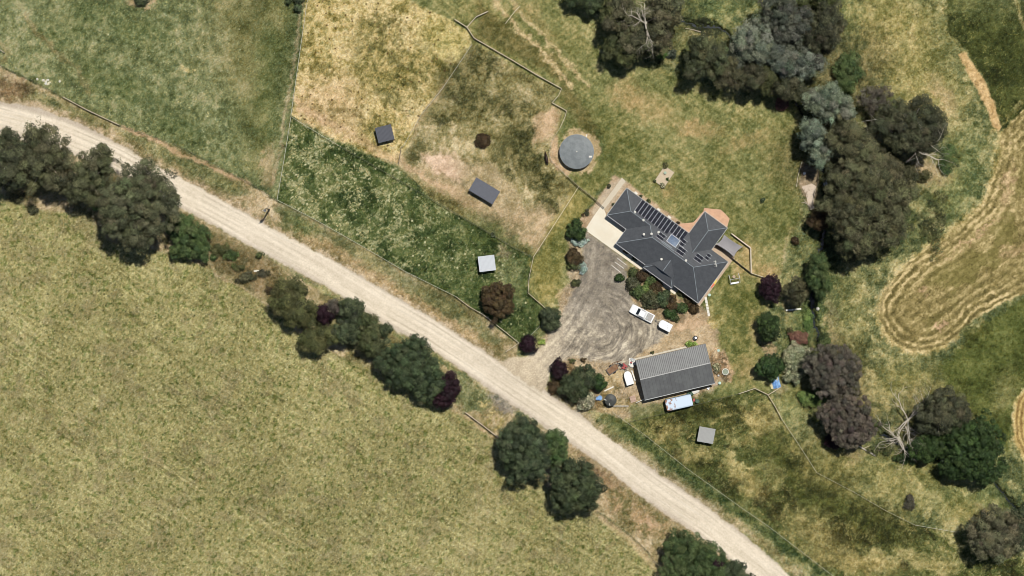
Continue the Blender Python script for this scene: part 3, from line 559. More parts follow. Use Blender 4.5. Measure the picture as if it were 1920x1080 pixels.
# ------------------------------------------------------------------ tufts of grass standing on the paddocks
OLM = np.zeros_like(X); q = poly(OL,3,.6); OLM[q[0]] = q[1]
def tufts(name, n, seed, hmin, hmax, zone=None, wid=.05, bright=1.0):
    r = np.random.default_rng(seed); px = r.uniform(-60, 1980, n); py = r.uniform(-50, 1130, n)
    i = np.clip(np.searchsorted(gx, px)-1, 0, len(gx)-2); j = np.clip(np.searchsorted(gy, py)-1, 0, len(gy)-2)
    bad = ((OLM[j, i] > .5) & (r.random(n) < .6)) | (ROADM[j, i] > .05) | (DRVM[j, i] > .05) | (HGT[j, i] < -.25) | (flat[j, i] > .4)
    if zone is not None: bad |= zone[j, i] < r.random(n)
    k = ~bad; px, py, i, j = px[k], py[k], i[k], j[k]; n = len(px); B = 4
    bx = np.repeat((px-960)*S, B); by = np.repeat((540-py)*S, B); bz = np.repeat(HGT[j, i]-.04, B)
    a = r.uniform(0, 2*PI, n*B); ln = r.uniform(.35, 1.0, n*B); h = np.repeat(r.uniform(hmin, hmax, n), B)*r.uniform(.6, 1, n*B)
    wx, wy = -np.sin(a)*wid, np.cos(a)*wid; tx, ty = bx+np.cos(a)*h*ln, by+np.sin(a)*h*ln
    v = np.stack([np.stack([bx-wx, by-wy, bz], -1), np.stack([bx+wx, by+wy, bz], -1), np.stack([(bx+tx)/2+wx*.8, (by+ty)/2+wy*.8, bz+h*.7], -1), np.stack([tx, ty, bz+h*.85], -1)], 1).astype(np.float32)
    m = n*B; me = bpy.data.meshes.new(name); me.vertices.add(m*4); me.vertices.foreach_set('co', v.reshape(-1))
    me.loops.add(m*4); me.loops.foreach_set('vertex_index', np.arange(m*4, dtype=np.int32)); me.polygons.add(m)
    me.polygons.foreach_set('loop_start', np.arange(0, m*4, 4, dtype=np.int32)); me.polygons.foreach_set('loop_total', np.full(m, 4, np.int32))
    cc = np.repeat(A[j, i], B, axis=0)*r.uniform(.78, 1.35, (m, 1))*bright; cc = np.concatenate([np.clip(cc, .004, .7), np.ones((m, 1))], 1)
    at = me.attributes.new('soil_and_grass', 'FLOAT_COLOR', 'FACE'); at.data.foreach_set('color', cc.astype(np.float32).reshape(-1))
    me.materials.append(tuftm); me.update(calc_edges=True); o = bpy.data.objects.new(name, me); link(o)
    return tag(o, kind='stuff')
tuftm = bpy.data.materials.new('grass_blade'); tuftm.use_nodes = True; nt = tuftm.node_tree; bs = nt.nodes['Principled BSDF']
at = nt.nodes.new('ShaderNodeAttribute'); at.attribute_name = 'soil_and_grass'; nt.links.new(at.outputs['Color'], bs.inputs['Base Color'])
bs.inputs['Roughness'].default_value = .8; bs.inputs['Specular IOR Level'].default_value = .15
o = tufts('grass_tufts', 150000, 3, .10, .24, wid=.055); o['label'] = 'short dry and green grass tufts covering the paddocks and lawns'
zz = np.zeros_like(X)
for q, k in ((poly(PR,3,.3), 1), (poly(P5,2,.3), .9), (poly(P3,2,.3), .7), (poly(NV,2,.3), .5), (poly(SV,2,.4), .5), (poly([(1500,-60),(1980,-60),(1980,1130),(1600,1130),(1500,700)],5,0), .55)): zz[q[0]] = np.maximum(zz[q[0]], q[1]*k)
o = tufts('long_grass', 90000, 4, .25, .5, zz*(1-(poly(FM,2,.3)[1].max()*0)), wid=.07); o['label'] = 'longer tussock grass in the rough paddocks and along the verges'

# ------------------------------------------------------------------ materials
m_roof = mat('slate_grey_roof_tile', alb(86,88,90), .42, .2, 3.2, bump=.3, bscale=6, spec=.75, tint=alb(78,80,82), tscale=1.2)
m_ridge = mat('ridge_capping', alb(148,156,160), .7, .12, 2)
m_gutter = mat('gutter_paint', alb(176,178,176), .5, .05, 1)
m_brick = mat('pale_brick', alb(186,166,140), .85, .15, 5)
m_white = mat('white_paint', alb(246,246,243), .35, .03, 1.5)
m_offwhite = mat('offwhite_paint', alb(232,228,216), .5, .06, 2)
m_dark = mat('dark_plastic', (.012,.012,.013,1), .5)
m_glass = mat('dark_glass', (.012,.016,.02,1), .06, spec=.6)
m_rubber = mat('tyre_rubber', (.018,.018,.018,1), .8)
m_steel = mat('galvanised_steel', alb(176,178,176), .45, .08, 2, metal=.0)
m_darksteel = mat('charcoal_steel_sheet', alb(88,90,96), .5, .08, 1.5)
m_timber = mat('weathered_timber', alb(176,164,144), .85, .25, 4)
m_timberd = mat('old_grey_timber', alb(140,128,108), .85, .25, 4)
m_conc = mat('pale_concrete', alb(242,233,212), .85, .08, .5, bump=.1, tint=alb(230,219,196), tscale=.25, tamt=.5)
m_brown = mat('rusty_deck', alb(150,118,88), .8, .25, 3, tint=alb(120,84,58), tscale=1.5)
m_red = mat('faded_red_paint', alb(170,70,66), .55, .15, 3)
m_blue = mat('blue_tarp', alb(110,160,222), .5, .25, 2, tint=alb(150,190,235), tscale=1.5)
m_green = mat('dark_green_tarp', alb(70,96,76), .6, .2, 2)
m_yellow = mat('yellow_plastic', alb(232,200,70), .4)
m_orange = mat('orange_plastic', alb(222,110,56), .4)
m_solar = mat('solar_cell', (.012,.013,.020,1), .35, .15, 3, spec=.3)
m_alu = mat('aluminium_rail', alb(208,210,210), .4)
def slab(name, pts, z, m, kind='structure', label=None, cat=None, th=.1):
    b = MB(); b.prism([tuple(W(*p)[:2]) for p in pts], z-th, z); o = b.build(name, m)
    if kind: tag(o, kind=kind)
    return o
slab('concrete_apron', [(1129,383),(1137,404),(1176,431),(1159,457),(1206,492),(1209,496),(1213,500),(1258,540),(1263,536),(1272,544),(1265,552),(1240,536),(1200,505),(1140,462),(1097,431),(1112,407)], .075, m_conc)
m_paver = mat('orange_paving', alb(224,180,146), .85, .16, 4, tint=alb(208,166,136), tscale=1)
m_paver2 = mat('pinkish_brick_paving', alb(198,174,148), .85, .18, 5)
slab('patio_paving', [(1320,390),(1351,393),(1359,400),(1368,410),(1363,427),(1359,431),(1340,418),(1318,402)], .07, m_paver)
slab('courtyard_paving', [(1270,420),(1300,417),(1318,397),(1322,399),(1292,440),(1282,432)], .06, m_paver)
slab('verandah_paving', [(1330,468),(1346,456),(1378,484),(1366,496),(1350,485)], .06, m_paver2)
slab('side_path', [(1366,490),(1370,493),(1312,574),(1308,571)], .05, m_paver2)
slab('garden_path', [(1166,333),(1173,340),(1126,402),(1120,396)], .05, mat('gravel_path', alb(212,200,178), .9, .12, 5))
for i, (x, y) in enumerate(((1192.5,362),(1235,393),(1255,407))):
    b = MB(); b.box(-.36,.36,-.22,.22,0,.09)
    single(b, 'step_slab', m_offwhite, x, y, R(-36), ('white step slab on the garden path nearest the north-west roof hip','white step slab beside the middle of the solar array','white step slab near the inner corner of the two roofs')[i], 'paving slab', 'white slabs on the path behind the house', bevel=.02)
STL = ('nearest the house corner','second from the house corner','third from the house corner','third from the yard end','second from the yard end','nearest the yard')
for i in range(6):
    b = MB(); b.box(-.24,.24,-.3,.3,0,.07)
    single(b, 'stepping_stone', m_offwhite, 1323.4+i*1.1, 559.5+i*6.1, R(8), 'pale square stepping stone below the east end of the house, ' + STL[i], 'stepping stone', 'stepping stones leading from the house to the yard', bevel=.02)

# ------------------------------------------------------------------ the house
U = S; TP = math.tan(R(27)); EH = 2.7; TH = R(-36)
def hipsolid(b, x0, x1, y0, y1, axis, ends=(1,1), z0=EH, drop=0.0):
    """hip roof over a rectangle in photo pixels (house axes); ends: 1 hipped, 0 vertical"""
    hw = (y1-y0)/2 if axis == 'x' else (x1-x0)/2; h = hw*U*TP
    if axis == 'x':
        ym = (y0+y1)/2; r = [((x0+hw*ends[0]), ym), ((x1-hw*ends[1]), ym)]
    else:
        xm = (x0+x1)/2; r = [(xm, y0+hw*ends[0]), (xm, y1-hw*ends[1])]
    z = z0-drop
    vs = [(x0*U,y0*U,z),(x1*U,y0*U,z),(x1*U,y1*U,z),(x0*U,y1*U,z),(r[0][0]*U,r[0][1]*U,z+h),(r[1][0]*U,r[1][1]*U,z+h)]
    if axis == 'x': fs = [(0,1,5,4),(2,3,4,5),(3,0,4),(1,2,5)]
    else: fs = [(3,0,4,5),(1,2,5,4),(0,1,4),(2,3,5)]
    vs += [(x0*U,y0*U,z-.16),(x1*U,y0*U,z-.16),(x1*U,y1*U,z-.16),(x0*U,y1*U,z-.16)]
    fs += [(6,7,1,0),(7,8,2,1),(8,9,3,2),(9,6,0,3),(9,8,7,6)]
    b.add(vs, fs)
hs = empty('house', 1174.4, 353.4, TH, label='long slate-grey hip-roofed brick house with rows of solar panels', cat='house')
b = MB()
# y up in the house frame = -b
hipsolid(b, 0, 120, -62.2, 0, 'x', drop=.004)
hipsolid(b, 44.5, 234, -95, 0.0, 'x')
hipsolid(b, 143.8, 195.3, -60, 50, 'y', drop=.002)
hipsolid(b, 112, 178, -101, -40, 'y', drop=.006)
roof = b.build('roof', m_roof, hs)
b = MB(); zt = EH + 33*U*TP; zb = EH + 11*U*TP + .12
b.add([(145*U,-58*U,zt+.1),(145*U,-87*U,zt+.1),(122*U,-58*U,zb),(122*U,-87*U,zb),(168*U,-58*U,zb),(168*U,-87*U,zb),
       (145*U,-87*U,zt-.02),(122*U,-87*U,zb-.14),(168*U,-87*U,zb-.14)], [(0,2,3,1),(0,1,5,4),(1,3,7,6),(1,6,8,5)])
b.build('gablet_roof', m_roof, roof)
b = MB(); b.add([(145*U,-84*U,zt-.05),(124*U,-84*U,zb-.25),(166*U,-84*U,zb-.25)], [(0,1,2)]); b.build('gable_face', m_dark, roof)
def rcap(b, p, q, r=.07): b.tube([p, q], r, 5)
def zat(hw): return EH + hw*U*TP
b = MB()
for p, q in (((0,0,0),(31.1,-31.1,31.1)), ((0,-62.2,0),(31.1,-31.1,31.1)), ((31.1,-31.1,31.1),(76,-31.1,31.1)),
             ((44.5,-95,0),(92,-47.5,47.5)), ((76,-31.5,31.5),(92,-47.5,47.5)), ((92,-47.5,47.5),(186.5,-47.5,47.5)), ((186.5,-47.5,47.5),(234,0,0)), ((186.5,-47.5,47.5),(234,-95,0)),
             ((143.8,50,0),(169.5,24.3,25.7)), ((195.3,50,0),(169.5,24.3,25.7)), ((169.5,24.3,25.7),(169.5,-25.7,25.7)), ((112,-101,0),(123,-90,11)), ((178,-101,0),(167,-90,11)), ((145,-62,34),(145,-86,34))):
    rcap(b, (p[0]*U,p[1]*U,zat(p[2])+.015), (q[0]*U,q[1]*U,zat(q[2])+.015))
b.build('ridge_capping', m_ridge, roof)
b = MB()
for (x0,x1,y) in ((-.5,45,-62.9),(44,112,-95.7),(178,234.6,-95.7),(112,178,-101.7)): b.box(x0*U,x1*U,y*U-.06,y*U+.06,EH-.17,EH+.0)
for (x,y0,y1) in ((-.7,-62,0),(44,-95,-62),(234.8,-95,0),(143,0,50),(196,0,50)): b.box(x*U-.05,x*U+.05,y0*U,y1*U,EH-.17,EH-.01)
b.box(0,143*U,.6*U-.04,.6*U+.06,EH-.17,EH-.02); b.box(143.5*U,195.5*U,50.4*U,50.4*U+.1,EH-.17,EH-.02); b.build('gutter', m_gutter, roof)
b = MB()
b.box(5*U,60*U,-57*U,-5*U,0,EH-.05); b.box(49*U,229*U,-90*U,-5.2*U,0,EH-.03); b.box(149*U,190*U,-20*U,45*U,0,EH-.06)
b.build('wall', m_brick, hs)
b = MB(); b.box(8*U,42*U,-57.9*U,-57.1*U,0,2.2); g_ = b.build('garage_door', m_darksteel, hs)
for x in (60, 84, 192, 212):
    b = MB(); b.box(x*U,(x+14)*U,-90.8*U,-90.05*U,.8,2.1); w = b.build('window', m_offwhite, hs)
    b = MB(); b.box((x+.8)*U,(x+13.2)*U,-91.0*U,-90.3*U,.9,2.0); b.build('pane', m_glass, w)
b = MB(); b.box(140*U,150*U,-90.8*U,-90.05*U,0,2.1); b.build('front_door', m_darksteel, hs)
for x in (114, 176):
    b = MB(); b.box(x*U-.08,x*U+.08,-99*U,-97.6*U,0,EH-.16); b.build('verandah_post', m_offwhite, hs)
def roof_z_ne(y): return EH + (-y)*U*TP          # main north-east plane, y negative inward
def solar(x0, x1, y0, y1, lab=None):
    """panel lying on the north-east plane; y0 > y1 (towards the ridge)"""
    e = .11; z0, z1 = roof_z_ne(y0)+e, roof_z_ne(y1)+e
    b = MB(); X0,X1,Y0,Y1 = x0*U, x1*U, y0*U, y1*U
    b.add([(X0,Y0,z0),(X1,Y0,z0),(X1,Y1,z1),(X0,Y1,z1),(X0,Y0,z0-.04),(X1,Y0,z0-.04),(X1,Y1,z1-.04),(X0,Y1,z1-.04)],
          [(0,3,2,1)[::-1],(4,5,6,7)[::-1],(0,4,5,1),(1,5,6,2),(2,6,7,3),(3,7,4,0)])
    return b.build('solar_panel', m_solar, roof)
rails = MB()
for c in range(14):
    xa = 36 + c*7.55; two = (-1,-13.3,-25.8) if c < 10 else (-1,-10,-19.2)
    solar(xa+.55, xa+7.0, two[0], two[1]+.35); solar(xa+.55, xa+7.0, two[1]-.1, two[2])
    X0 = xa*U; rails.add([(X0-.03,two[0]*U,roof_z_ne(two[0])+.12),(X0+.055,two[0]*U,roof_z_ne(two[0])+.12),(X0+.055,(two[2]-.5)*U,roof_z_ne(two[2]-.5)+.12),(X0-.03,(two[2]-.5)*U,roof_z_ne(two[2]-.5)+.12)],[(0,1,2,3)])
rails.build('panel_rail', m_alu, roof)
for (xa,xb,ya,yb,nx_,ny_) in ((97,111,-30,-42,2,2),(141,148.5,-15,-28,1,2),(143,158,-29.5,-43,2,2),(178,192,-21,-34,2,2),(194,201,-9,-21,1,2)):
    for i in range(nx_):
        for j in range(ny_):
            dx = (xb-xa)/nx_; dy = (yb-ya)/ny_; solar(xa+i*dx+.3, xa+(i+1)*dx-.3, ya+j*dy-.3, ya+(j+1)*dy+.3)
    rails = MB()
    for y in (ya, (ya+yb)/2, yb): rails.add([(xa*U-.1,y*U+.03,roof_z_ne(y)+.11),(xb*U+.3,y*U+.03,roof_z_ne(y)+.11),(xb*U+.3,y*U-.03,roof_z_ne(y)+.11),(xa*U-.1,y*U-.03,roof_z_ne(y)+.11)],[(3,2,1,0)])
    rails.build('panel_rail', m_alu, roof)
# skylight
def onroof(x0,x1,y0,y1,e,m,name,par):
    b = MB(); z0, z1 = roof_z_ne(y0)+e, roof_z_ne(y1)+e
    b.add([(x0*U,y0*U,z0),(x1*U,y0*U,z0),(x1*U,y1*U,z1),(x0*U,y1*U,z1),(x0*U,y0*U,z0-e-.05),(x1*U,y0*U,z0-e-.05),(x1*U,y1*U,z1-e-.05),(x0*U,y1*U,z1-e-.05)],[(3,2,1,0),(0,4,5,1),(1,5,6,2),(2,6,7,3),(3,7,4,0)])
    return b.build(name, m, par)
sk = onroof(117,138.5,-20.5,-37.5,.14,m_alu,'skylight',roof)
onroof(118.2,137.3,-21.5,-36.5,.17,mat('blue_skylight_sheet', alb(134,148,166), .6, .15, 1.2, tint=alb(104,122,148), tscale=.7),'pane',sk)
onroof(113,133,-41,-42.6,.12,m_ridge,'hot_water_pipe',roof); onroof(110,140,-43.5,-44.8,.1,m_ridge,'hot_water_pipe',roof)
for (x,y) in ((38.5,-28),(87,-43),(96,-32.5),(76,-52),(168,-45.5),(60,-31),(130,-70)):
    hz = min(-y, 95+y)*U*TP + EH
    if y > -31 and x < 90: pass
    b = MB(); b.lathe([(.12,hz-.2),(.12,hz+.18),(.26,hz+.22),(.27,hz+.4),(.12,hz+.52)], 10, x*U, y*U); b.build('roof_vent', m_offwhite, roof)
b = MB(); b.tube([(216*U,-17*U,roof_z_ne(-17)),(216*U,-17*U,roof_z_ne(-17)+1.4)],.04,5); b.tube([(212*U,-13*U,roof_z_ne(-17)+1.3),(221*U,-21*U,roof_z_ne(-17)+1.3)],.05,5)
for k in range(4): b.tube([((213+2*k-2)*U,(-15-2*k-2)*U,roof_z_ne(-17)+1.3),((213+2*k+2)*U,(-15-2*k+2)*U,roof_z_ne(-17)+1.3)],.035,4)
b.build('tv_aerial', m_offwhite, roof)
# shade sail
sl_ = empty('shade_sail', 1365, 462, 0, label='pale grey fabric shade sail stretched beside the east end of the house', cat='shade sail')
cs = [W(1356,440),W(1341,458),W(1375,482),W(1391,463)]; o0 = W(1365,462); nU = 12; b = MB(); vs = []
zc = [2.7, 2.5, 2.3, 2.6]
for i in range(nU+1):
    for j in range(nU+1):
        u, v = i/nU, j/nU
        # inward-curved edges
        bow = .07; uu = u + bow*(.5-u)*2*4*v*(1-v)*.9*(abs(u-.5)*2); vv = v + bow*(.5-v)*2*4*u*(1-u)*.9*(abs(v-.5)*2)
        p = (cs[0]*(1-uu)*(1-vv) + cs[1]*uu*(1-vv) + cs[2]*uu*vv + cs[3]*(1-uu)*vv) - o0
        z = zc[0]*(1-u)*(1-v) + zc[1]*u*(1-v) + zc[2]*u*v + zc[3]*(1-u)*v - .3*math.sin(PI*u)*math.sin(PI*v)
        vs.append((p.x, p.y, z))
n1_ = nU+1
b.add(vs, [(i*n1_+j, i*n1_+j+1, (i+1)*n1_+j+1, (i+1)*n1_+j) for i in range(nU) for j in range(nU)])
b.build('sail_cloth', mat('grey_shade_cloth', alb(158,154,154), .8, .1, 1.5), sl_, smooth=True)
for k in range(4):
    q = cs[k]-o0; q = q*1.04; b = MB(); b.tube([(q.x,q.y,0),(q.x,q.y,zc[k]+.1)],.06,8); b.build('post', m_darksteel, sl_)

# ------------------------------------------------------------------ sheds and shelters
def ribbed(b, x0, x1, y0, y1, z0, z1, pitch, axis='y', rib=.05, w=.07):
    """sloping sheet from (y0,z0) to (y1,z1) with raised ribs running up the slope"""
    b.add([(x0,y0,z0),(x1,y0,z0),(x1,y1,z1),(x0,y1,z1)], [(0,1,2,3)] if y1 > y0 else [(3,2,1,0)])
    n = int((x1-x0)/pitch)
    for i in range(n+1):
        x = min(x0 + i*pitch, x1-w)
        b.add([(x,y0,z0+.004),(x+w*.35,y0,z0+rib),(x+w*.65,y0,z0+rib),(x+w,y0,z0+.004),(x,y1,z1+.004),(x+w*.35,y1,z1+rib),(x+w*.65,y1,z1+rib),(x+w,y1,z1+.004)],
              [(0,1,5,4),(1,2,6,5),(2,3,7,6)] if y1 < y0 else [(4,5,1,0),(5,6,2,1),(6,7,3,2)])
sa = math.atan2(45+1, 133) 
# shed corners (px): NW(1191,674) NE(1322,644) SE(1338,717) SW(1207,751)
sh = empty('shed', 1264.5, 696.5, R(13.4), label='big farm shed with a two-tone grey gabled steel roof', cat='shed')
LX, LY = 135*S/2, 75.5*S/2; off = .15; zr, ze = 4.3, 3.1
m_shL = mat('shed_roof_sheet', alb(106,107,104), .36, .12, 1.2, spec=1.0, tint=alb(96,96,94), tscale=.5)
m_shD = mat('shed_roof_sheet_shade_side', alb(110,110,110), .6, .10, 1.0)
b = MB(); ribbed(b, -LX, LX, LY, off, ze, zr, .38, rib=.06, w=.12); rn = b.build('roof', m_shL, sh); part_label(rn, 'paler north slope of the shed roof with visible ribs')
b = MB(); ribbed(b, -LX, LX, -LY, off-.01, ze, zr, .76, rib=.03); b.build('roof', m_shL, sh)
b = MB(); b.box(-LX,LX,off-.1,off+.1,zr-.02,zr+.05); b.build('ridge_capping', m_shL, rn)
b = MB(); b.box(-LX+.1,LX-.1,-LY+.1,LY-.1,0,ze-.02); b.add([(-LX+.1,-LY+.1,ze-.05),(-LX+.1,LY-.1,ze-.05),(-LX+.1,off,zr-.06)],[(0,1,2)]); b.add([(LX-.1,-LY+.1,ze-.05),(LX-.1,LY-.1,ze-.05),(LX-.1,off,zr-.06)],[(0,2,1)]); b.build('wall', m_steel, sh)
b = MB(); b.box(-LX,LX,-LY-.14,-LY,ze-.16,ze-.01); b.build('gutter', m_gutter, sh)
b = MB(); b.box(-LX,LX,LY,LY+.12,ze-.14,ze-.01); b.build('gutter', m_timberd, sh)
for x in (-5,-1,3):
    b = MB(); b.box(x,x+2.8,LY-.08,LY-.04,0,2.5); b.build('roller_door', m_darksteel, sh)
slab('shed_apron', [(1186,673),(1290,648),(1292,654),(1190,679)], .05, mat('shed_slab', alb(210,200,180), .9, .15, 2))
def shelter(px, py, w, d, rot, zh, zl, m, label, group='small field shelters'):
    e = empty('field_shelter', px, py, R(rot), label=label, cat='shelter', group=group)
    b = MB(); ribbed(b, -w/2, w/2, d/2, -d/2, zh, zl, .25, rib=.025, w=.05)
    b.add([(-w/2,d/2,zh-.06),(w/2,d/2,zh-.06),(w/2,-d/2,zl-.06),(-w/2,-d/2,zl-.06)],[(0,1,2,3)])
    b.add([(-w/2,-d/2,zl-.06),(w/2,-d/2,zl-.06),(w/2,-d/2,zl),(-w/2,-d/2,zl)],[(0,1,2,3)]); b.add([(-w/2,d/2,zh-.06),(-w/2,-d/2,zl-.06),(-w/2,-d/2,zl),(-w/2,d/2,zh)],[(0,1,2,3)])
    b.build('roof', m, e)
    b = MB(); t = .04; q = .12
    b.box(-w/2+q,-w/2+q+t,-d/2+q,d/2-q,0,zl-.08); b.box(w/2-q-t,w/2-q,-d/2+q,d/2-q,0,zl-.08); b.box(-w/2+q,w/2-q,-d/2+q,-d/2+q+t,0,zl-.09); b.build('wall', m_darksteel, e)
    for x in (-w/2+.15, 0, w/2-.15):
        b = MB(); b.box(x-.05,x+.05,d/2-.25,d/2-.15,0,zh-.08); b.build('post', m_timberd, e)
    return e
shelter(722,251.5,31*S,29*S,14,2.5,2.1,mat('charcoal_roof_a', alb(84,86,94), .5, .1, 1.5),'small square charcoal-roofed shelter in the straw-coloured paddock')
shelter(908.5,358.5,52*S,28*S,-31,2.6,2.2,mat('charcoal_roof_b', alb(102,104,112), .5, .1, 1.5),'longer charcoal-roofed shelter on bare ground in the brown paddock')
shelter(913,494,31*S,29*S,7,2.5,2.2,mat('white_roof_sheet', alb(208,212,216), .45, .06, 1),'white-roofed shelter in the green paddock')
shelter(1323,815,30.5*S,28.5*S,-10,2.6,2.2,mat('mid_grey_roof_sheet', alb(172,172,168), .5, .05, 1),'plain grey-roofed shelter in the rough paddock south of the shed')
# tanks
def tank(px, py, r, h, label, m, conical=.15, lid=True, vent=True, capm=None):
    e = empty('water_tank', px, py, 0, label=label, cat='water tank')
    n = 48 if r > 2 else 28
    b = MB(); b.lathe([(r*.985,0),(r*.985,h)], n); b.build('wall', m_offwhite if r > 2 else m, e)
    b = MB(); prof = [(r*1.02,h-.12),(r*1.02,h+.02)] + [(r*(1-t), h+.02+conical*(t**.8)) for t in (.15,.3,.5,.7,.9,.98)]
    b.lathe(prof, n); rf = b.build('roof', m, e)
    b = MB()
    for k in range(n//2):
        a = 2*PI*k/(n//2); b.tube([(r*.98*math.cos(a),r*.98*math.sin(a),h+.03),(r*.12*math.cos(a),r*.12*math.sin(a),h+conical*.93)],.02,3)
    b.build('roof_rib', capm or m, rf)
    if r > 2:
        b = MB(); b.lathe([(r*1.0,h-.05),(r*1.025,h-.05),(r*1.025,h+.0),(r*1.0,h+.0)], n); b.build('rim', m_steel, e)
        b = MB(); b.box(r*.72,r*.9,-r*.35,-r*.25,h+.02,h+.2); b.build('hatch', m_offwhite, rf)
        b = MB(); b.tube([(r*.55,r*.8,.1),(r*.62,r*1.05,.1)],.08,6); b.build('pipe', m_white, e)
    b = MB(); b.lathe([(.12,h+conical),(.12,h+conical+.15),(.05,h+conical+.2)], 10) if r > 2 else b.lathe([(.22,h+conical*.9),(.22,h+conical+.12)],12)
    b.build('cap', m_offwhite if r > 2 else m_dark, rf)
    return e
tank(1081,285,31.5*S,2.1,'large round water tank with a flat grey roof in the garden',mat('grey_tank_roof', alb(124,130,130), .55, .12, 1.5, tint=alb(108,114,116), tscale=.8), .25)
tk = tank(1144.5,749.5,11*S,2.0,'dark conical-roofed round tank beside the blue drum',mat('dark_tank_plastic', alb(70,72,68), .5, .1, 2), .35, capm=m_darksteel)
b = MB(); b.add([(-.35,-.85,2.15),(-.1,-.8,2.15),(-.12,-1.25,2.05),(-.28,-.6,2.25)],[(0,2,1,3)]); b.tube([(-.25,-.7,2.3),(-.15,-1.2,2.1)],.07,5); b.build('downpipe', m_offwhite, tk)
b = MB(); b.tube([(-1.4,.2,2.0),(-.9,-.05,2.2)],.09,6); b.build('inlet_pipe', m_offwhite, tk)

# ------------------------------------------------------------------ vehicles
def loft(secs, n=None):
    """secs: list of (x, [(y,z)...]) rings, closed"""
    b = MB(); k = len(secs[0][1]); vs = [(x,y,z) for x, ring in secs for (y,z) in ring]
    fs = [(i*k+j, i*k+(j+1)%k, (i+1)*k+(j+1)%k, (i+1)*k+j) for i in range(len(secs)-1) for j in range(k)]
    fs += [tuple(range(k-1,-1,-1)), tuple((len(secs)-1)*k+j for j in range(k))]; return b.add(vs, fs)
def ring(w, z0, z1, r=.12, wt=None):
    wt = wt if wt is not None else w
    return [(-w,z0),(w,z0),(w,z0+(z1-z0)*.6),(wt,z1-r*.4),(wt-r,z1),(-wt+r,z1),(-wt,z1-r*.4),(-w,z0+(z1-z0)*.6)]
def wheel(par, x, y, r=.36, w=.24):
    b = MB(); vs = []; n = 18
    for yy, rr in ((y-w/2,r*.9),(y-w/2+.03,r),(y+w/2-.03,r),(y+w/2,r*.9)):
        for k in range(n): a = 2*PI*k/n; vs.append((x+rr*math.cos(a), yy, r+rr*math.sin(a)))
    b.add(vs, [(i*n+k,i*n+(k+1)%n,(i+1)*n+(k+1)%n,(i+1)*n+k) for i in range(3) for k in range(n)] + [tuple(range(n)), tuple(range(4*n-1,3*n-1,-1))])
    w_ = b.build('wheel', m_rubber, par)
    b = MB(); sgn = 1 if y > 0 else -1; yo = y+sgn*(w/2+.005); vs = [(x+r*.58*math.cos(2*PI*k/n), yo, r+r*.58*math.sin(2*PI*k/n)) for k in range(n)]; b.add(vs,[tuple(range(n))]); b.build('rim', m_steel, w_)
m_car = mat('white_car_paint', alb(250,250,248), .22, spec=.5)
ut = empty('utility_truck', 1203.5, 588, R(-27.5)+PI, label='white dual-cab ute with an open tray parked on the gravel', cat='ute')
# local +x = towards the front (upper left in the photo)
b = loft([(2.62,ring(.70,.45,.82)),(2.5,ring(.86,.35,.95)),(2.1,ring(.93,.3,1.04)),(1.35,ring(.94,.3,1.10)),(1.0,ring(.94,.3,1.12)),(-.85,ring(.94,.3,1.12)),(-.9,ring(.94,.3,1.10)),(-2.45,ring(.94,.32,1.10)),(-2.58,ring(.90,.4,1.05))])
body = b.build('body', m_car, ut, smooth=False, bevel=.04)
b = loft([(1.15,ring(.82,1.08,1.13,.03)),(.55,ring(.80,1.08,1.60,.12,.66)),(-.55,ring(.80,1.08,1.66,.12,.66)),(-.95,ring(.80,1.08,1.25,.05,.72))])
b.build('cabin', m_car, ut, bevel=.03)
b = MB(); b.add([(1.16,-.72,1.15),(1.16,.72,1.15),(.60,.60,1.60),(.60,-.60,1.60)],[(0,1,2,3)]); b.build('windscreen', m_glass, ut)
for s_ in (-1,1):
    b = MB(); q = [(.95,.835*s_,1.18),(.5,.745*s_,1.52),(-.5,.745*s_,1.54),(-.72,.80*s_,1.2)]; b.add(q,[(0,1,2,3) if s_ < 0 else (3,2,1,0)]); b.build('side_window', m_glass, ut)
    b = MB(); b.box(.9,1.05,(.98 if s_ > 0 else -1.12),(1.12 if s_ > 0 else -.98),1.1,1.25); b.build('mirror', m_dark, ut)
    b = MB(); b.box(2.45,2.6,(.5 if s_ > 0 else -.8),(.8 if s_ > 0 else -.5),.72,.86); b.build('headlight', m_alu, ut)
    b = MB(); b.box(-2.61,-2.56,(.72 if s_ > 0 else -.88),(.88 if s_ > 0 else -.72),.7,1.0); b.build('tail_light', m_red, ut)
    b = MB(); b.box(.5,-.4,0,0,0,0) if False else b.tube([(.45,.66*s_,1.68),(-.45,.66*s_,1.70)],.025,5); b.build('roof_rail', m_dark, ut)
b = MB(); b.box(-2.3,-1.0,-.74,.74,1.105,1.125); b.build('tray_floor', mat('dusty_tray', alb(176,172,166), .7, .2, 4), ut)
b = MB(); b.box(-2.38,-2.3,-.8,.8,1.1,1.22); b.box(-2.3,-1.0,.74,.82,1.1,1.24); b.box(-2.3,-1.0,-.82,-.74,1.1,1.24); b.box(-1.02,-.94,-.8,.8,1.1,1.42); b.build('tray_side', m_car, ut)
b = MB(); b.box(-1.35,-1.08,-.45,-.15,1.12,1.42); b.box(-1.5,-1.1,.1,.6,1.12,1.3); b.build('toolbox', m_steel, ut, bevel=.03)
for x_ in (1.75,-1.55):
    for y_ in (-.83,.83): wheel(ut, x_, y_)
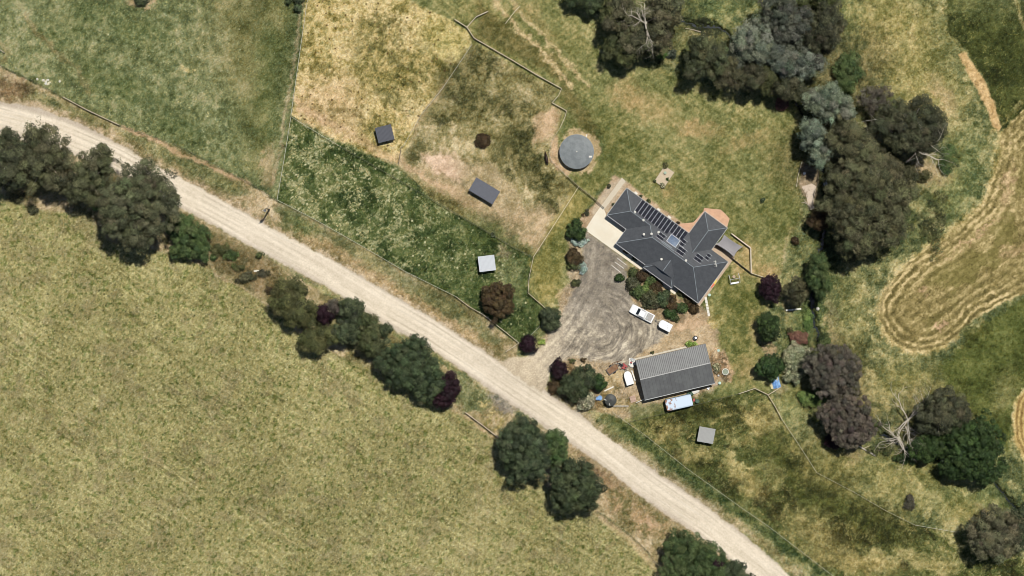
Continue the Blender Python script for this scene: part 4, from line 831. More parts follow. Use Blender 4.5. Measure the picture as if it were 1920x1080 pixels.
def boxtrailer(px, py, rot, label, L, Wd, Hh, nose, m, extra):
    e = empty('trailer', px, py, rot, label=label, cat='trailer')
    k = Wd/2; secs = []
    for x, f in ((L/2,.30),(L/2-.12*nose,.55),(L/2-.35*nose,.78),(L/2-.7*nose,.93),(L/2-1.0*nose,1.0),(0,1.0),(-L/2+.06,1.0),(-L/2,.97)):
        hh = Hh*(.86+.14*f); secs.append((x, ring(k*f,.45,hh,.12,k*f*.97)))
    b = loft(secs); b.build('body', m, e, bevel=.03)
    b = MB(); b.tube([(L/2-.2,.25,.5),(L/2+.95,0,.5)],.04,5); b.tube([(L/2-.2,-.25,.5),(L/2+.95,0,.5)],.04,5); b.build('drawbar', m_darksteel, e)
    for y_ in (-k+.02, k-.02): wheel(e, -.2, y_, .3, .18)
    if extra:
        b = MB(); b.lathe([(.12,Hh-.02),(.12,Hh+.08)],10,-L*.25,.15); b.build('roof_vent', m_steel, e); b = MB(); b.lathe([(.08,Hh-.02),(.08,Hh+.07)],8,-L*.12,-.3); b.build('roof_vent', m_steel, e)
    return e
boxtrailer(1246.5, 610.5, R(-27.5)+PI, 'white box trailer with a rounded nose hitched behind the ute', 2.75, 1.75, 2.0, .6, m_car, True)
boxtrailer(1178, 708.5, R(107), 'plain white rounded-nose trailer parked end-on beside the shed wall', 2.85, 1.65, 1.7, .9, m_white, False)
# old bus / caravan body
cv = empty('old_caravan', 1272, 754.5, R(13), label='long pale-blue caravan body with a rust-streaked roof below the shed', cat='caravan')
m_cv = mat('rusting_pale_roof', alb(206,222,238), .5, .05, 2)
nt = m_cv.node_tree; bs = nt.nodes['Principled BSDF']; tc = nt.nodes.new('ShaderNodeTexCoord'); nz = nt.nodes.new('ShaderNodeTexNoise'); nz.inputs['Scale'].default_value = 1.6; nz.inputs['Detail'].default_value = 8; nz.inputs['Roughness'].default_value = .7
nt.links.new(tc.outputs['Object'], nz.inputs['Vector']); sp = nt.nodes.new('ShaderNodeSeparateXYZ'); nt.links.new(tc.outputs['Object'], sp.inputs[0])
mg = nt.nodes.new('ShaderNodeMath'); mg.operation = 'MULTIPLY_ADD'; nt.links.new(sp.outputs['X'], mg.inputs[0]); mg.inputs[1].default_value = -.055; nt.links.new(nz.outputs[0], mg.inputs[2])
mr = nt.nodes.new('ShaderNodeMapRange'); mr.inputs['From Min'].default_value = .60; mr.inputs['From Max'].default_value = .66; nt.links.new(mg.outputs[0], mr.inputs[0])
mx = nt.nodes.new('ShaderNodeMix'); mx.data_type = 'RGBA'; nt.links.new(mr.outputs[0], mx.inputs['Factor']); mx.inputs['A'].default_value = alb(206,222,238); mx.inputs['B'].default_value = alb(150,110,90); nt.links.new(mx.outputs['Result'], bs.inputs['Base Color'])
b = loft([(x, ring(1.28*f,.5,2.5,.25,1.2*f)) for x, f in ((-2.75,.86),(-2.6,.97),(-2.3,1),(2.3,1),(2.6,.97),(2.75,.86))]); b.build('body', m_cv, cv, bevel=.08, smooth=False)
for x_ in (-1.6,1.6):
    for y_ in (-1.15,1.15): wheel(cv, x_, y_, .4, .22)
b = MB(); b.box(-.6,.6,1.29,1.31,1.2,1.9); b.build('window', m_glass, cv)
# flat brown trailer
ft = empty('flat_trailer', 1147.5, 692.5, R(34), label='low flat trailer with a rusty brown deck and dark drawbar', cat='trailer')
b = MB(); b.box(-1.05,1.05,-.62,.62,.5,.56); b.add([(1.05,.62,.56),(1.05,-.62,.56),(1.3,-.3,.56),(1.3,.35,.56)],[(0,1,2,3)]); b.build('deck', m_brown, ft)
b = MB(); b.box(-1.1,1.1,.62,.70,.42,.72); b.box(-1.1,1.1,-.70,-.62,.42,.72); b.box(-1.12,-1.05,-.66,.66,.42,.7); b.tube([(1.1,.5,.5),(2.2,.15,.5)],.05,5); b.tube([(1.1,-.4,.5),(2.2,.1,.5)],.05,5); b.build('frame', m_darksteel, ft)
for y_ in (-.85,.85): wheel(ft, .1, y_, .3, .18)
# scrap, drums, boards
def small(name, px, py, rot, label, cat, fn, m, bevel=0.0, group=None):
    b = MB(); fn(b); return single(b, name, m, px, py, R(rot), label, cat, group, bevel=bevel)
def f_mach(b):
    b.box(-.5,.5,-.25,.25,.3,.6); b.box(.1,.5,-.55,.55,.2,.4); b.tube([(-.5,0,.5),(-1.0,.3,.8)],.05,5); b.box(-.4,-.1,-.5,-.3,.1,.7)
small('slasher_mower', 1170,687,50,'faded red mower beside the brown trailer','mower',f_mach,m_red,.03)
def f_bike(b):
    b.tube([(-.6,0,.35),(-.2,0,.75),(.4,0,.7),(.6,0,.35)],.1,6); b.box(-.5,.5,-.3,-.05,.1,.5); b.box(-.1,.3,.05,.35,.2,.7)
small('scrap_engine', 1165,684,-35,'dark lump of machinery between the brown trailer and the red mower','scrap metal',f_bike,m_dark,.04)
small('steel_frame', 1158,682,20,'rusty tubular frame lying behind the brown trailer','frame',lambda b:(b.tube([(-1,-.4,.2),(1.6,-.3,.2)],.05,5),b.tube([(-1,.5,.2),(1.2,.4,.25)],.05,5),b.tube([(-1,-.4,.2),(-1,.5,.2)],.05,5),b.tube([(0,-.35,.25),(.1,.45,.25)],.05,5)),m_brown)
sp_ = empty('scrap_stack', 1185,680,R(-16),label='heap of white sheets and boxes stacked against the shed corner',cat='scrap pile')
b = MB(); rr = random.Random(3)
for i in range(9):
    x, y = rr.uniform(-.5,.5), rr.uniform(-.8,.8); b.box(x-.35,x+.35,y-.28,y+.28,.05+i*.06,.12+i*.07)
b.build('sheet_stack', m_offwhite, sp_); b = MB(); b.box(-.4,.0,-.15,.15,.7,.85); b.build('red_box', m_red, sp_); b = MB(); b.box(-.5,.4,.5,.9,.3,.72); b.build('grey_box', m_steel, sp_)
small('white_plank', 1187.5,704,-71,'long white board leaning between the white trailer and the shed','board',lambda b:b.box(-1.1,1.1,-.13,.13,.3,.38),m_offwhite,.01)
small('pallet', 1187,748,-72,'pinkish timber pallet near the south-west corner of the shed','pallet',lambda b:([b.box(-.65,.65,-.6+i*.2,-.44+i*.2,.28,.32) for i in range(6)],[b.box(-.65+.6*j,-.55+.6*j,-.6,.6,.1,.28) for j in range(3)]),mat('pink_timber', alb(206,176,156), .85, .12, 3))
small('timber_board', 1142,729,25,'cream board lying under the dark garden trees','board',lambda b:b.box(-1.05,1.05,-.13,.13,.06,.14),m_offwhite,.01)
small('white_rail', 1164,761,0,'white horizontal rail running from the dark tank','rail',lambda b:(b.box(-1.6,1.6,-.07,.07,.8,.92),b.box(-1.5,-1.4,-.05,.05,0,.8),b.box(1.4,1.5,-.05,.05,0,.8)),m_offwhite)
small('cream_screen', 1200,751.5,24,'short cream panel joining the shed corner to the pallet','screen',lambda b:b.box(-.85,.85,-.05,.05,0,1.0),m_offwhite)
def f_drum(b): b.lathe([(.5,0),(.55,.3),(.5,.7),(.42,.75)],14); b.lathe([(.35,0),(.38,.5),(.3,.55)],12,-.55,-.1)
small('blue_drum', 1124.5,746,0,'blue plastic drum on the left side of the dark tank','drum',f_drum,m_blue)
def f_bowl(b): b.lathe([(.38,0),(.5,.45),(.48,.5),(.34,.12)],18)
small('fire_pit', 1303.5,634,0,'dark steel fire bowl on the dirt north of the shed','fire pit',f_bowl,m_darksteel)
small('white_bucket', 1304.5,633.5,0,'small white tub sitting in the fire bowl','tub',lambda b:b.lathe([(.2,.2),(.26,.6),(.22,.62)],14),m_white)
tb = empty('round_trough', 1360,697,0,label='round pale trough with a white rim beside the yard edge',cat='trough')
b = MB(); b.lathe([(.66,0),(.70,.5),(.60,.52),(.56,.15)],28); b.build('tub', m_offwhite, tb); b = MB(); b.lathe([(.55,.2),(.55,.22)],24); b.build('water', mat('green_water', alb(150,160,140), .2, .3, 4), tb)
small('garden_chair', 1347,657,20,'pale green garden chair in the bed north-east of the shed','chair',lambda b:(b.box(-.25,.25,-.25,.25,.4,.44),b.box(-.25,.25,.2,.25,.44,.85),[b.box(x-.02,x+.02,y-.02,y+.02,0,.4) for x in (-.22,.22) for y in (-.22,.22)]),mat('pale_green_plastic', alb(190,220,206), .4))
small('white_chair', 1328,728,-30,'white plastic chair under the shed eave','chair',lambda b:(b.box(-.26,.26,-.26,.26,.4,.45),b.box(-.26,.26,.2,.26,.45,.9),[b.box(x-.02,x+.02,y-.02,y+.02,0,.4) for x in (-.22,.22) for y in (-.22,.22)]),m_white)
small('fuel_drum', 1349,718,0,'pale green drum at the east end of the shed','drum',lambda b:b.lathe([(.3,0),(.3,.85),(.26,.88)],16),mat('pale_green_plastic',alb(190,220,206)))
small('gas_bottle', 1347,704,0,'small white gas bottle at the shed corner','gas bottle',lambda b:b.lathe([(.18,0),(.2,.4),(.1,.55),(.06,.65)],14),m_white)
small('paving_stack', 1341,719,15,'stack of pinkish pavers beside the green drum','pavers',lambda b:(b.box(-.5,0,-.4,.4,0,.3),b.box(.03,.5,-.4,.35,0,.22)),m_paver2,.02)
def hull(b):
    secs = [(1.0,.05,.25),(.7,.3,.3),(0,.42,.34),(-.7,.4,.3),(-.95,.3,.25)]
    b2 = loft([(x,[(-w,.05),(w,.05),(w*.8,h),(0,h+.12),(-w*.8,h)]) for x,w,h in secs]); b.add(b2.v,b2.f)
small('upturned_dinghy', 1303,735,15,'white upturned dinghy between the caravan and the shed','boat',hull,m_offwhite,.0)
small('tarp_heap', 1296,738,-20,'dark green tarpaulin heaped beside the dinghy','tarp',lambda b:(b.lathe([(.55,0),(.5,.25),(.25,.5)],9),b.lathe([(.4,0),(.35,.2),(.15,.35)],8,-.6,-.2)),m_green)
small('green_barrel', 1307,752,0,'dark green barrel at the east end of the caravan','barrel',lambda b:b.lathe([(.42,0),(.46,.5),(.42,.9),(.35,.93)],16),m_green)
small('red_crate', 1301,750,10,'reddish crate pushed against the end of the caravan','crate',lambda b:(b.box(-.2,.2,-.3,.3,0,.35),),m_red,.02)
tp = empty('tarp_pile', 1454,716,R(15),label='crumpled bright blue tarpaulin over boards beside the fence corner',cat='tarp')
rr = np.random.default_rng(8); n = 12; b = MB(); vs = []
for i in range(n+1):
    for j in range(n+1):
        e_ = min(i,n-i,j,n-j)/3; vs.append((-.85+1.7*i/n+rr.uniform(-.06,.06), -1.35+2.7*j/n+rr.uniform(-.08,.08), .08+.35*min(1,e_)+rr.uniform(-.1,.12)))
b.add(vs,[(i*(n+1)+j,(i+1)*(n+1)+j,(i+1)*(n+1)+j+1,i*(n+1)+j+1) for i in range(n) for j in range(n)]); b.build('tarp_sheet', m_blue, tp)
b = MB(); b.box(.3,.6,.2,1.9,.0,.5); b.box(-1.25,-.8,-1.2,-.1,.0,.45); b.build('board', mat('pale_board', alb(226,212,166), .8, .1, 3), tp)
small('footbridge', 1487.5,580.5,6,'white plank bridge lying across the creek garden','footbridge',lambda b:(b.box(-1.6,1.6,-.16,.16,.35,.45),b.box(-1.55,-1.35,-.2,.2,0,.35),b.box(1.35,1.55,-.2,.2,0,.35)),m_offwhite,.02)
small('white_boulder', 1533,579,20,'pale rock standing beside the creek just right of the plank bridge','rock',lambda b:b.lathe([(.3,0),(.4,.3),(.25,.65),(.08,.75)],8),m_offwhite)
# swing set east of the house
sw_ = empty('swing_set', 1377,523,R(10),label='white metal swing set on the lawn east of the house',cat='swing set')
for x in (-1.0,1.0):
    b = MB(); b.tube([(x,-1.0,0),(x,0,1.9)],.07,5); b.tube([(x,1.0,0),(x,0,1.9)],.07,5); b.build('leg_frame', m_white, sw_)
b = MB(); b.tube([(-1.0,0,1.9),(1.0,0,1.9)],.05,6); b.build('top_bar', m_steel, sw_)
b = MB(); b.box(-.85,.75,-1.0,-.65,.35,.42); b.build('seat', m_white, sw_)
small('stool', 1376,519,30,'small pinkish stool inside the swing set frame','stool',lambda b:(b.lathe([(.15,0),(.1,.25),(.34,.32),(.32,.38)],10),),m_paver2)
ky = empty('kayak', 1338.5,531.5,R(56),label='short yellow and orange kayak leaning by the house wall',cat='kayak')
b2 = loft([(x,[(-w,.1),(w,.1),(w*.8,.4),(-w*.8,.4)]) for x,w in ((0,.32),(.5,.3),(.95,.15),(1.05,.04))]); b2.build('bow', m_yellow, ky)
b2 = loft([(x,[(-w,.1),(w,.1),(w*.8,.38),(-w*.8,.38)]) for x,w in ((-1.0,.05),(-.85,.2),(-.4,.3),(-.002,.32))]); b2.build('stern', m_orange, ky)
small('water_butt', 1330,553,0,'pale green tub by the stepping stones','tub',lambda b:b.lathe([(.28,0),(.3,.6),(.25,.62)],14),mat('pale_green_plastic',alb(190,220,206)))
for i, (x,y,r,lb) in enumerate(((1547.5,345,.42,'larger white round drum at the creek-side garden bed'),(1551,340,.26,'smaller white round drum touching the larger one'),(1508,325,.3,'white round drum near the top of the creek-side bed'))):
    small('white_drum', x,y,0,lb,'drum',lambda b,r=r:b.lathe([(r*.95,0),(r,.5),(r*.96,.8),(r*.7,.83)],18),m_white)
# parking bay rails on the gravel
for i, (a_, b_) in enumerate((((1147,497.5),(1164,511)),((1152.5,491),(1170,503.5)),((1157.5,484),(1174,496.5)))):
    p, q = W(*a_), W(*b_); L_ = (q-p).length; ang = math.degrees(math.atan2(q.y-p.y,q.x-p.x))
    small('parking_sleeper', (a_[0]+b_[0])/2,(a_[1]+b_[1])/2,ang,('white sleeper laid on the gravel, furthest from the house','white sleeper laid on the gravel, middle one of three','white sleeper laid on the gravel, closest to the house')[i],'sleeper',lambda b,L_=L_:b.box(-L_/2,L_/2,-.055,.055,.02,.14),m_offwhite,.01,'white sleepers dividing the parking bays')
# gravel rectangle bed on the lawn
gb = empty('garden_bed', 1245.5,331.5,R(-124),label='rectangular gravel bed with pale edging on the back lawn',cat='garden bed')
b = MB(); b.box(-1.85,1.85,-1.15,1.15,0,.10); b.build('gravel', mat('bed_gravel', alb(206,188,160), .9, .15, 6), gb)
b = MB(); b.box(-1.92,1.92,1.15,1.22,0,.15); b.box(-1.92,1.92,-1.22,-1.15,0,.15); b.box(1.85,1.92,-1.15,1.15,0,.15); b.box(-1.92,-1.85,-1.15,1.15,0,.15); b.build('edging', m_timber, gb)
small('garden_ornament', 1247,324,0,'pale green round ornament in the gravel bed','ornament',lambda b:(b.lathe([(.3,.1),(.12,.2),(.1,.5),(.3,.6)],12),),mat('verdigris', alb(170,190,166), .6))
# power pole
pp = empty('power_pole', 505,393,R(-57),label='timber power pole with crossarm and transformer at the roadside',cat='power pole')
b = MB(); b.tube([(0,0,0),(0,0,9.8)],[.17,.12],8); b.build('pole', m_timberd, pp)
b = MB(); b.box(-.06,.06,-.9,.9,9.4,9.54); b.build('crossarm', m_timberd, pp)
b = MB(); b.lathe([(.28,7.4),(.3,8.4),(.2,8.5)],12,.1,-.5); b.build('transformer', m_steel, pp)
for y in (-.85,0.3,.85): b = MB(); b.lathe([(.07,9.54),(.05,9.75)],8,0,y); b.build('insulator', m_offwhite, pp)
# driftwood and the concrete ramp in the creek-side bed
slab('creek_ramp', [(1503,350),(1522,344),(1531,350),(1524,385),(1528,390),(1520,394),(1515,382),(1511,364)], .06, mat('ramp_concrete', alb(214,196,176), .9, .08, 2))
small('driftwood', 1512,381,0,'forked pale driftwood branch lying by the concrete ramp','driftwood',lambda b:(b.tube([(-1.0,.1,.12),(-.4,.12,.2),(.2,-.2,.2),(.9,-1.1,.1)],[.05,.09,.12,.07],6),b.tube([(-.6,.9,.1),(-.3,.5,.15),(.1,.0,.2)],[.04,.07,.09],6)),m_timber)
# horse
def skin_obj(name, verts, edges, rad, m, parent=None, sub=2):
    me = bpy.data.meshes.new(name); me.from_pydata(verts, edges, []); o = bpy.data.objects.new(name, me); link(o)
    md = o.modifiers.new('skin','SKIN'); 
    for i, r_ in enumerate(rad): me.skin_vertices[0].data[i].radius = (r_, r_) if not hasattr(r_,'__len__') else r_
    me.skin_vertices[0].data[0].use_root = True
    o.modifiers.new('sub','SUBSURF').levels = sub
    dg = bpy.context.evaluated_depsgraph_get(); dg.update(); me2 = bpy.data.meshes.new_from_object(o.evaluated_get(dg)); bpy.data.objects.remove(o)
    me2.materials.clear(); me2.materials.append(m); me2.polygons.foreach_set('use_smooth',[True]*len(me2.polygons)); me2.name = name
    return link(bpy.data.objects.new(name, me2), parent)
hv = [(-.55,0,1.15),(0,0,1.12),(.55,0,1.18),(.95,0,1.15),(1.3,.03,.75),(1.55,.05,.42),(1.72,.06,.2)]; he = [(i,i+1) for i in range(6)]; hr = [.29,.28,.27,.17,.12,.11,.06]
hv += [(-.85,0,1.1)]; he += [(0,7)]; hr += [.2]
for sx in (-1,1):
    n = len(hv); hv += [(-.68,.15*sx,.92),(-.58,.16*sx,.62),(-.78,.16*sx,.42),(-.74,.16*sx,.06)]; he += [(0,n),(n,n+1),(n+1,n+2),(n+2,n+3)]; hr += [.15,.09,.06,.06]
    n = len(hv); hv += [(.62,.14*sx,.88),(.62,.15*sx,.48),(.64,.15*sx,.06)]; he += [(2,n),(n,n+1),(n+1,n+2)]; hr += [.11,.065,.06]
m_horse = mat('dark_brown_coat', alb(52,34,24), .55, .1, 3)
ho = empty('horse', 1025,299,R(100),label='dark brown horse grazing against the fence west of the round tank',cat='horse')
skin_obj('body', hv, he, hr, m_horse, ho)
b = MB(); b.tube([(-.95,0,1.15),(-1.1,0,.9),(-1.08,0,.5)],[.05,.09,.03],6); b.build('tail', m_dark, ho)
b = MB(); b.tube([(.6,0,1.46),(.95,0,1.32),(1.28,.03,.9)],[.03,.05,.03],5); b.build('mane', m_dark, ho)
for s_ in (-1,1): b = MB(); b.tube([(1.34,.05+.07*s_,.78),(1.30,.05+.11*s_,.92)],[.04,.01],5); b.build('ear', m_horse, ho)
# white rocks beside the left fence
rr = random.Random(4)
for i, (x,y) in enumerate(((82,150),(87,154),(90.5,150),(86,157),(112,153),(70,148))):
    def f_r(b):
        k = rr.uniform(.2,.32); b.lathe([(k*.9,0),(k,.12),(k*.8,.28),(k*.4,.36)],7)
    small('white_rock', x,y,rr.uniform(0,180),('leftmost white rock of the cluster by the upper-left fence','white rock at the middle of the cluster by the upper-left fence','rightmost white rock of the cluster by the upper-left fence','lowest white rock of the cluster by the upper-left fence','lone white rock just right of the cluster by the fence','lone white rock just left of the cluster by the fence')[i],'rock',f_r,m_offwhite,0,'white rocks by the paddock fence')
small('plank', 481,508,4,'short pale plank lying in the scrub on the south bank of the road','plank',lambda b:(b.box(-.55,.55,-.14,.14,.25,.33),b.box(-.5,-.4,-.12,.12,0,.25),b.box(.4,.5,-.12,.12,0,.25)),m_offwhite,.01)
# ------------------------------------------------------------------ fences
m_rail = mat('pale_fence_rail', alb(222,208,184), .85, .15, 3)
m_wire = mat('white_fence_tape', alb(196,196,178), .6)
m_dwire = mat('dark_fence_wire', alb(72,74,50), .6)
def fence(pts, label, style='rail', h=1.15, sp=2.6, m=None, name='fence', cat='fence', w=.07):
    P = [W(*p) for p in pts]; e = bpy.data.objects.new(name, None); link(e); e.location = P[0]; tag(e, label, cat, 'paddock and garden fences')
    o0 = P[0]; post = None; b = MB(); m = m or (m_rail if style == 'rail' else m_wire)
    posts = []
    for i in range(len(P)-1):
        a, c = P[i]-o0, P[i+1]-o0; L = (c-a).length; n = max(1, int(round(L/sp)))
        for k in range(n + (1 if i == len(P)-2 else 0)): posts.append(a + (c-a)*(k/n))
        t = (c-a).normalized(); nn = Vector((-t.y, t.x, 0))
        zs = (h-.12, h*.55, h*.25) if style != 'panel' else (h-.1,)
        for z in zs:
            ww = w if z == zs[0] else (w*.45 if style == 'rail' else .012); hh = .07 if style == 'rail' else .02
            if style == 'wire' and z == zs[0]: hh = .03
            q = [a-nn*ww/2, c-nn*ww/2, c+nn*ww/2, a+nn*ww/2]
            b.add([(p.x,p.y,z-hh) for p in q]+[(p.x,p.y,z+hh) for p in q], [(3,2,1,0),(4,5,6,7),(0,1,5,4),(1,2,6,5),(2,3,7,6),(3,0,4,7)])
        if style == 'panel': b.add([(a.x,a.y,0),(c.x,c.y,0),(c.x,c.y,h-.1),(a.x,a.y,h-.1)],[(0,1,2,3)])
    b.build('rail' if style == 'rail' else ('panel' if style == 'panel' else 'wire'), m, e)
    for k, p in enumerate(posts[:98]):
        if post is None:
            r_ = .075 if style == 'rail' else .055; pb = MB(); pb.tube([(0,0,0),(0,0,h+.05)], r_, 6); post = pb.build('post', m_timber if style != 'dark' else m_timberd, e); o = post
        else: o = post.copy(); link(o, e)
        o.location = p
    return e
fence([(853,37),(875.7,51.5),(889,72),(905,81)], 'timber rail fence bending round the top corner of the straw paddock', w=.11)
fence([(905,81),(960,113),(1010,143),(1052,166)], 'timber rail fence along the north-east side of the brown paddock', w=.09)
fence([(1053,166.5),(1047,180),(1035,193),(1062,208),(1060,218),(1050,240)], 'zigzag timber fence stepping down towards the round tank', w=.09)
fence([(876,51),(893,32)], 'short angled timber fence joining the paddock corner to the gate', w=.12)
g = fence([(893,32),(915,22)], 'pale metal farm gate at the end of the short angled fence', name='gate', cat='gate', w=.14, sp=3)
fence([(1050,240),(1036,262),(1029,285),(1034,302),(1062,330)], 'thin wire fence curving round the west side of the round tank', 'wire', w=.03)
fence([(579,-20),(577,0),(561,110),(546,217)], 'long wire fence down the west side of the straw paddock', 'wire', w=.06, sp=4)
fence([(546,219),(567,232),(640,276)], 'pale-railed fence at the top corner of the green paddock', 'wire', w=.05, sp=3)
fence([(640,276),(700,310),(815,377),(960,462),(1000,483)], 'long dark wire fence between the green and brown paddocks', 'dark', w=.08, sp=3, m=m_dwire)
fence([(546,219),(533,300),(520,375)], 'wire fence down the west end of the green paddock', 'wire', w=.06, sp=3.5)
fence([(520,375),(590,411),(680,462),(760,509),(855,556)], 'white tape fence between the green paddock and the roadside verge', 'wire', w=.06, sp=3.5)
fence([(855,556),(880,575),(905,589)], 'darker railed section of roadside fence west of the round brown tree', 'rail', w=.08)
fence([(905,589),(950,624),(973,643)], 'timber fence ending at the purple tree by the driveway entrance', 'rail', w=.09)
fence([(973,643),(949,659)], 'short angled fence west of the driveway mouth', 'rail', w=.09)
fence([(1000,483),(992,520),(990,549),(1024,579)], 'curved rail fence along the east end of the green paddock', 'rail', w=.07)
fence([(1012,611),(990,634)], 'short wire fence between the round green and purple trees', 'wire', w=.05)
fence([(1085,350),(1040,420),(1000,482)], 'straight timber fence along the grassy lane west of the house', 'rail', w=.09)
fence([(1064,331),(1085,350),(1112,371),(1132,389)], 'dark-shadowed timber fence running to the garage corner', 'rail', w=.08, m=m_timberd, h=1.4)
fence([(885,84),(830,166),(790,215),(756,275)], 'wire fence between the straw and brown paddocks', 'wire', w=.05, sp=3.5)
fence([(753,275),(748,306)], 'narrow timber gate standing at the corner of the straw paddock', name='gate', cat='gate', w=.09, m=m_timberd)
fence([(1371,438),(1407,465),(1408,512)], 'pale retaining fence enclosing the lawn by the shade sail', 'panel', w=.22, h=1.1, m=m_rail)
fence([(1341,458),(1375,486),(1408,512)], 'dark low fence running under the shade sail to the corner post', 'panel', w=.05, h=1.2, m=m_timberd)
fence([(1408,512),(1432,520)], 'short pale fence between the garden corner and the purple tree', 'rail', w=.09)
fence([(1385,738),(1415,728),(1440,740)], 'pale rail fence peaking above the rough paddock', 'rail', w=.1)
fence([(1440,740),(1455,731),(1464,725)], 'pale rail fence beside the blue tarpaulin', 'rail', w=.1)
fence([(1180,791),(1240,776),(1300,760),(1385,738)], 'low wire fence south of the caravan', 'dark', w=.04, m=m_dwire, sp=3)
fence([(1440,741),(1453,762),(1465,785)], 'pale rail fence heading down the rough paddock from the corner', 'rail', w=.07)
fence([(1465,785),(1495,830),(1531,886),(1600,922),(1660,957),(1715,984),(1790,997)], 'long faint wire fence bending along the creek side of the rough paddock', 'wire', w=.035, sp=4)
fence([(1150,774),(1210,816),(1285,876),(1385,948),(1440,986),(1570,1086)], 'long wire fence above the green roadside drain', 'wire', w=.04, sp=4)
fence([(119,182),(165,207),(225,235)], 'timber rail fence on the bank above the road at upper left', 'rail', w=.1)
fence([(-12,85),(9,99)], 'short timber rail at the left edge of the picture', 'rail', w=.1)
fence([(873,773),(905,797),(936,821)], 'timber gate and fence at the corner of the big olive paddock', 'rail', w=.12)
fence([(1120,958),(1180,1001),(1215,1034),(1247,1083)], 'sagging wire fence at the lower edge of the olive paddock', 'dark', w=.04, m=m_dwire, sp=4)
fence([(1503,304),(1496,330),(1493,350)], 'pale edging fence along the west side of the creek-side bed', 'rail', w=.08, h=.7)
fence([(1535,320),(1533,345),(1526,362),(1523,384)], 'dark edging fence along the east side of the creek-side bed', 'rail', w=.05, h=.7, m=m_timberd)
fence([(948,44),(965,22),(975,12)], 'fallen pale fence rails across the two wheel tracks at the top', 'rail', w=.1, h=.5)
fence([(-10,118),(60,150),(119,182)], 'dark wire fence along the bank at the far left', 'dark', w=.05, m=m_dwire, sp=4)
fence([(225,235),(330,271),(420,317),(480,350),(520,375)], 'long dark wire fence between the upper green paddock and the road bank', 'dark', w=.05, m=m_dwire, sp=4)
# ------------------------------------------------------------------ trees and shrubs
def leafmat(name, trans=.15):
    m = bpy.data.materials.new(name); m.use_nodes = True; nt = m.node_tree; bs = nt.nodes['Principled BSDF']; out = nt.nodes['Material Output']
    at = nt.nodes.new('ShaderNodeAttribute'); at.attribute_name = 'leaf_tint'; nt.links.new(at.outputs['Color'], bs.inputs['Base Color'])
    bs.inputs['Roughness'].default_value = .62; bs.inputs['Specular IOR Level'].default_value = .25
    tr = nt.nodes.new('ShaderNodeBsdfTranslucent'); nt.links.new(at.outputs['Color'], tr.inputs['Color'])
    mx = nt.nodes.new('ShaderNodeMixShader'); mx.inputs[0].default_value = trans
    nt.links.new(bs.outputs[0], mx.inputs[1]); nt.links.new(tr.outputs[0], mx.inputs[2]); nt.links.new(mx.outputs[0], out.inputs['Surface']); return m
m_leaf = leafmat('foliage')
m_bark = mat('bark', alb(120,104,88), .9, .25, 4); m_pbark = mat('pale_bark', alb(204,194,178), .85, .2, 3)
LK = 1.4
KINDS = {   # colour lo, hi (display), clump radius m, leaf size, leaves per m2 of crown
 'euc':   ((50,53,36),(122,120,88), .86,.25,62),
 'eucd':  ((42,46,32),(100,100,72), .82,.25,62),
 'olive': ((48,56,32),(104,106,66), .80,.25,62),
 'dense': ((34,46,30),(92,102,70), .66,.22,62),
 'green': ((42,62,32),(98,112,66), .62,.22,60),
 'bright':((62,86,42),(122,140,78), .55,.2,56),
 'blue':  ((70,80,64),(146,152,128), .88,.25,60),
 'grey':  ((54,62,52),(108,112,96), .74,.25,60),
 'silver':((128,142,132),(186,194,184), .35,.17,56),
 'purple':((24,13,20),(56,32,40), .5,.2,60),
 'brown': ((48,40,26),(92,76,50), .5,.19,60),
 'mauve': ((56,54,46),(112,106,92), .5,.17,70),
 'rust':  ((100,70,60),(144,106,90), .35,.17,60),
 'cream': ((76,82,54),(214,208,174), .45,.18,56),
 'lime':  ((116,138,62),(174,190,102), .4,.18,56),
 'pine':  ((26,44,22),(72,92,48), .5,.22,64),
}
